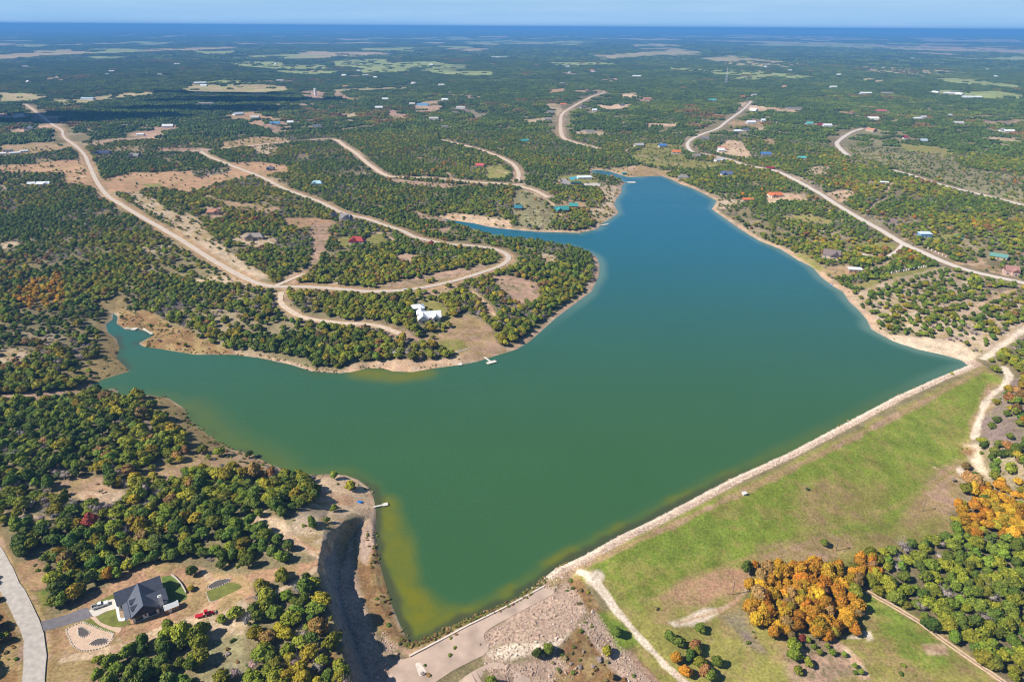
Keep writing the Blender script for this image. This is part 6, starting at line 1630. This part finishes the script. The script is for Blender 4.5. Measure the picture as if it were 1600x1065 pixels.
hscale = size * RNG.uniform(.85, 1.15, len(x)) * np.where(org, 1.08, np.where(amb, .9, np.where(forced > .5, 1.05, 1.0))) * (1 - .14 * smooth(420, 800, np.hypot(x, y)))
# lone trees set by hand: place, kind, colour, radius
LONE = [(1452,985,0,'dark',3.8), (1287,853,0,'mid',2.2), (962,993,0,'dark',2.6), (1166,893,0,'dark',3.0), (1178,888,2,'orange',2.2), (300,898,0,'dark',2.6), (1258,765,3,'brown',1.8), (1488,752,3,'grey',1.8), (522,748,0,'mid',2.6), (1487,586,1,'olive',1.4), (20,790,1,'olive',3.4), (170,905,2,'orange',2.8),
        (1262,1003,0,'mid',1.5), (1271,1013,0,'mid',1.4), (1280,1022,0,'mid',1.5), (1292,1012,0,'mid',1.3), (1299,1023,0,'mid',1.7), (1318,1025,0,'mid',1.3), (1335,1043,0,'mid',1.3), (1344,1053,0,'mid',1.5), (1335,1052,0,'dark',1.0), (1253,1001,2,'red',1.7),
        (1240,1030,0,'mid',3.0), (1262,1040,0,'mid',2.2), (1247,1052,1,'olive',2.0), (264,985,0,'mid',2.8), (312,985,0,'mid',2.0), (347,972,1,'olive',2.0), (700,551,0,'dark',0.0)]
LONE = [l for l in LONE if l[4] > 0]
BUSHES = [(1060,1010,'dark'),(1078,1030,'dark'),(1092,1040,'olive'),(1055,1035,'orange'),(1100,1055,'rust'),(1046,1000,'dark'),(1110,1062,'mid'),(1120,1040,'mid'),(1070,1055,'orange'),(1085,1015,'rust')]
for px, py, c in BUSHES:
    LONE.append((px, py, 0 if c in ('dark', 'mid') else 1 if c == 'olive' else 2, c, 2.6))
lx, ly, lz = P([l[0] for l in LONE], [l[1] for l in LONE])
x, y, z = np.r_[x, lx], np.r_[y, ly], np.r_[z, lz]
kind = np.r_[kind, [l[2] for l in LONE]]; colr = np.r_[colr, [KEYS.index(l[3]) for l in LONE]]
size = np.r_[size, [l[4] for l in LONE]]; hscale = np.r_[hscale, [l[4] * 1.05 for l in LONE]]
lone = np.r_[np.zeros(len(den), bool), np.ones(len(LONE), bool)]
nT = len(x)
turn = RNG.uniform(0, 6.283, nT)
asp = RNG.uniform(.82, 1.22, nT)
tint = PALA[colr] * (1 + .22 * RNG.normal(size=(nT, 1)).clip(-1.6, 1.8)) * (1 + .06 * RNG.normal(size=(nT, 3)))
var = np.array([RNG.integers(0, len(SHAPES[k_])) for k_ in ('juniper_tree', 'oak_tree', 'elm_tree', 'bare_tree')])[kind]
var = (RNG.integers(0, 1000, nT)) % np.array([len(SHAPES[k_]) for k_ in ('juniper_tree', 'oak_tree', 'elm_tree', 'bare_tree')])[kind]
mark('%d trees placed' % nT)
# the trees that show largest are things of their own, the rest one mass of each kind
KN = ['juniper_tree', 'oak_tree', 'elm_tree', 'bare_tree']
LIMIT = [300, 240, 130, 40]
px, py, zc = project(x, y, z + hscale * .8)
vis = (px > 4) & (px < 1596) & (py > 0) & (py < 1058)
show = np.where(vis, size / zc, 0) * np.where(lone, 10, 1)
solo = np.zeros(nT, bool)
for ki in range(4):
    i = np.nonzero((kind == ki) & vis)[0]
    solo[i[np.argsort(-show[i])[:LIMIT[ki]]]] = True
MASSN = ['juniper_woods', 'oak_woods', 'elm_woods', 'bare_woods']
for ki, kn in enumerate(KN):
    i = np.nonzero((kind == ki) & ~solo)[0]
    scatter(MASSN[ki], np.stack([x[i], y[i], z[i]], 1), np.stack([size[i] * asp[i], size[i] / asp[i], hscale[i]], 1), np.stack([np.zeros(len(i)), np.zeros(len(i)), turn[i]], 1), tint[i], var[i], TEMPL[kn])
mark('near woods')
# places that help to tell trees apart
def place(ph, a, b):
    q = P(a, b)
    PLACES.append((ph, float(q[0][0]), float(q[1][0])))
for ph, a, b in (('the driveway mouth', 62, 980), ('the gravel loop', 130, 995), ('the sandy clearing', 160, 778), ('the cut bank head', 560, 825), ('the cut bank middle', 515, 930), ('the cut bank lower end', 540, 1040), ('the bare sandy point', 545, 770), ('the marshy shore', 330, 690), ('the left cove mouth', 195, 600),
                 ('the dry strip by the shore', 380, 715), ('the lane at the edge', 8, 860), ('the pale track in the scrub', 420, 815), ('the lane bend', 20, 920), ('the rubble below the spillway', 870, 970), ('the spillway track', 1000, 1000), ('the big chalk patch', 1085, 968), ('the two-rut track start', 1360, 925), ('the two-rut track middle', 1440, 975), ('the two-rut track end', 1530, 1035), ('the small chalk patch', 1358, 992),
                 ('the orange grove top', 1240, 893), ('the orange grove foot', 1225, 995), ('the orange grove far end', 1325, 945), ('the meadow corner', 1530, 775), ('the edge below the ambers', 1590, 860), ('the eastern wood edge', 1590, 960), ('the wood bottom corner', 1580, 1050), ('the hillside chalk track', 1540, 640), ('the streaked chalk bank', 1530, 740), ('the brown brush bank', 920, 1020), ('the bottom edge by the brush', 1090, 1050), ('the rust-brown young brush', 1290, 1030),
                 ('the bare patch above the cut', 480, 850), ('the dry slope below the house', 400, 980), ('the bottom edge left of the cut', 470, 1050), ('the evergreen clump', 220, 1040), ('the pinkish track', 60, 620)):
    place(ph, a, b)
PLN, PLX = [p[0] for p in PLACES], np.array([[p[1], p[2]] for p in PLACES])
CN = dict(dark='dark green', mid='mid green', olive='olive green', yellow='yellow-green', orange='orange', amber='golden amber', rust='rust-brown', red='dark red', grey='grey leafless', brown='brown')
SP = ['juniper', 'oak', 'elm', 'tree']
ORD = ['', 'second ', 'third ', 'fourth ', 'fifth ', 'sixth ', 'seventh ', 'eighth ', 'ninth ', 'tenth ', 'eleventh ', 'twelfth ', 'thirteenth ', 'fourteenth ', 'fifteenth ', 'sixteenth ', 'seventeenth ', 'eighteenth ', 'nineteenth ', 'twentieth ']
idx = np.nonzero(solo)[0]
D = np.hypot(x[idx][:, None] - PLX[:, 0], y[idx][:, None] - PLX[:, 1])
near = D.argmin(1)
plpx = project(PLX[:, 0], PLX[:, 1], np.full(len(PLX), 4.0))
keys = {}
for q, i in enumerate(idx):
    dx, dy = px[i] - plpx[0][near[q]], py[i] - plpx[1][near[q]]
    side = ('to the right of' if dx > 0 else 'to the left of') if abs(dx) > abs(dy) else ('above' if dy < 0 else 'below')
    sz = 'small' if size[i] < 2.3 else 'large' if size[i] > 3.6 else ''
    keys.setdefault((sz, KEYS[colr[i]], kind[i], side, near[q]), []).append((D[q].min(), i))
LABEL = {}
for (sz, c, ki, side, pl), lst in keys.items():
    lst.sort()
    for n_, (d_, i) in enumerate(lst):
        o_ = ORD[min(n_, 19)]
        LABEL[i] = (' '.join(('%s %s %s' % (sz, CN[c], SP[ki])).split()) + ', %snearest %s %s' % (o_, side, PLN[pl])).replace('  ', ' ')
for i in LABEL:
    while len(LABEL[i].split()) > 15 and ' the ' in LABEL[i]:
        LABEL[i] = LABEL[i].replace(' the ', ' ', 1)
GRP = ['dark junipers round the lake', 'olive and yellow oaks round the lake', 'orange and rust elms round the lake', 'leafless grey trees round the lake']
for i in idx:
    ki = int(kind[i])
    tr, cr = SHAPES[KN[ki]][var[i]]
    o = root(KN[ki], LABEL[i], 'tree', (x[i], y[i], z[i]), turn[i], GRP[ki])
    o.scale = (size[i] * asp[i], size[i] / asp[i], hscale[i])
    a = bpy.data.objects.new('trunk', tr); COL.objects.link(a); a.parent = o
    b = bpy.data.objects.new('crown', cr); COL.objects.link(b); b.parent = o
    b['tint'] = [float(t) for t in tint[i]]
mark('%d single trees' % len(idx))

# undergrowth: low bushes and brush between the trees
x, y = jitter(2.9, 95.0, 900.0, 50)
lk = sdf(LAKE, x, y, 320.0)
k = (lk > .6) & inframe(x, y, np.zeros(len(x)), 20)
x, y, lk = x[k], y[k], lk[k]
c_, den = soil_and_trees(x, y, np.minimum(lk, 320), True)
f = fbm(x, y, 16.0, 120, 3)
g_ = smooth(-.1, .4, f) * .62 * np.clip(den * 1.3 + .08, 0, .8)
for key_ in ('rust', 'marsh', 'purple', 'scrub'):
    for (poly, kk, dv, fe) in ZON:
        if kk == key_:
            g_ = np.maximum(g_, (.75 if kk == 'rust' else .42) * smooth(1, -2, sdf(poly, x, y, 6.0)) * smooth(-.35, .25, f))
inm = np.zeros(len(x))
for (poly, kk, dv, fe) in ZON:
    if kk in ('green', 'grass', 'lawn', 'field'):
        inm = np.maximum(inm, smooth(2, -1, sdf(poly, x, y, 6.0)))
g_ = np.maximum(g_ * (1 - inm), (.30 * smooth(-.1, .5, f)) * (lk < 12) * (x < -30) * (y < 420))
k = RNG.random(len(x)) < g_
k = free_of(x, y, k)
lotd = np.hypot(x - LOT_C[0], y - LOT_C[1])
k &= (sdf(CHAN, x, y, 8.0) > 1.5) | (RNG.random(len(x)) < .12)
k &= ~((lotd < 30) & (RNG.random(len(x)) < .85))
for kd_, line, w, ex in ROADS:
    k &= pdist(line, x, y, w + 3) > w * .5 + 1.2
for line, w, kk, ex in TRK:
    k &= pdist(line, x, y, w + 3) > w * .5 + .6
x, y = x[k], y[k]
n = len(x)
s = RNG.uniform(.45, 1.3, n) * np.where(RNG.random(n) > .9, 1.4, 1)
bc = np.array([PAL['dark'], PAL['mid'], PAL['olive'], PAL['brown'], PAL['grey'], PAL['rust'], (.2, .17, .07)])
t = bc[RNG.choice(7, n, p=[.16, .17, .17, .14, .1, .08, .18])] * RNG.uniform(.75, 1.3, (n, 1))
scatter('undergrowth', np.stack([x, y, hgt(x, y) - .05], 1), np.stack([s, s, s * RNG.uniform(.7, 1.1, n)], 1), np.stack([np.zeros(n), np.zeros(n), RNG.uniform(0, 6.28, n)], 1), t, RNG.integers(0, 3, n), TEMPL['bush'])
mark('%d bushes' % n)
# reeds at the foot of the spillway sill, on the marshy west shore and here and there along the dam
x, y = RNG.uniform(-260, 330, 260000), RNG.uniform(130, 470, 260000)
lk = sdf(LAKE, x, y, 12.0)
k = (lk > -1.2) & (lk < 4)
x, y, lk = x[k], y[k], lk[k]
f = fbm(x, y, 9.0, 140, 2)
k = (pdist(SILL_EDGE, x, y, 8) < 2.6) & (lk > -1.6) & (RNG.random(len(x)) < .75)
k |= (pdist(DAM_EDGE, x, y, 8) < 1.2) & (lk < .6) & (f > .55) & (RNG.random(len(x)) < .5)
k |= (x < -40) & (f > -.05) & (RNG.random(len(x)) < .16)
x, y = x[k], y[k]; n = len(x)
s = RNG.uniform(.35, .9, n)
bc = np.array([(.17, .17, .03), (.12, .14, .03), (.24, .17, .06), (.30, .22, .10), (.16, .09, .04)])
scatter('reeds', np.stack([x, y, np.maximum(hgt(x, y), -.05)], 1), np.stack([s, s, s], 1), np.stack([np.zeros(n), np.zeros(n), RNG.uniform(0, 6.28, n)], 1), bc[RNG.choice(5, n, p=[.3, .2, .2, .15, .15])] * RNG.uniform(.75, 1.3, (n, 1)), RNG.integers(0, 3, n), TEMPL['bush'])
mark('%d reeds' % n)

# the far woods
x, y = jitter(19.0, NEAR, 5200.0, 44)
_, den = soil_and_trees(x, y, np.full(len(x), 320.0), False)
k = RNG.random(len(x)) < den
x, y = x[k], y[k]; n = len(x)
k = np.ones(n, bool)
for fx, fy, fr in FOOT:
    if math.hypot(fx, fy) > NEAR - 50: k &= np.hypot(x - fx, y - fy) > fr + 14
x, y = x[k], y[k]; n = len(x)
f = fbm(x, y, 150.0, 130, 2) + .2 * RNG.normal(size=n); f2 = fbm(x, y, 210.0, 131, 2) + .2 * RNG.normal(size=n)
ci = np.where(f2 > .6, np.where(RNG.random(n) < .3, 6, np.where(RNG.random(n) < .4, 9, 2)), np.where(f > .3, 1, 0))
sc = RNG.uniform(.7, 1.1, n)
scatter('distant_woods', np.stack([x, y, hgt(x, y) - .4], 1), np.stack([sc, sc, sc * RNG.uniform(.8, 1.3, n)], 1), np.stack([np.zeros(n), np.zeros(n), RNG.uniform(0, 6.28, n)], 1), PALA[ci] * RNG.uniform(.7, 1.25, (n, 1)), RNG.integers(0, 4, n), GROVE_T)
mark('%d groves' % n)
x, y = jitter(85.0, 5200.0, 14000.0, 42)
x2, y2 = jitter(170.0, 14000.0, 34000.0, 42)
x, y = np.r_[x, x2], np.r_[y, y2]
_, den = soil_and_trees(x, y, np.full(len(x), 320.0), False)
k = RNG.random(len(x)) < den * .9
x, y = x[k], y[k]; n = len(x)
sc = RNG.uniform(.7, 1.2, n) * np.where(np.hypot(x, y) > 14000, 2.0, 1.0)
scatter('horizon_woods', np.stack([x, y, hgt(x, y) - 1], 1), np.stack([sc, sc, sc * RNG.uniform(.6, 1.3, n)], 1), np.stack([np.zeros(n), np.zeros(n), RNG.uniform(0, 6.28, n)], 1), PALA[np.where(RNG.random(n) < .75, 0, 1)] * RNG.uniform(.7, 1.3, (n, 1)), RNG.integers(0, 3, n), MASS_T)
mark('%d masses' % n)
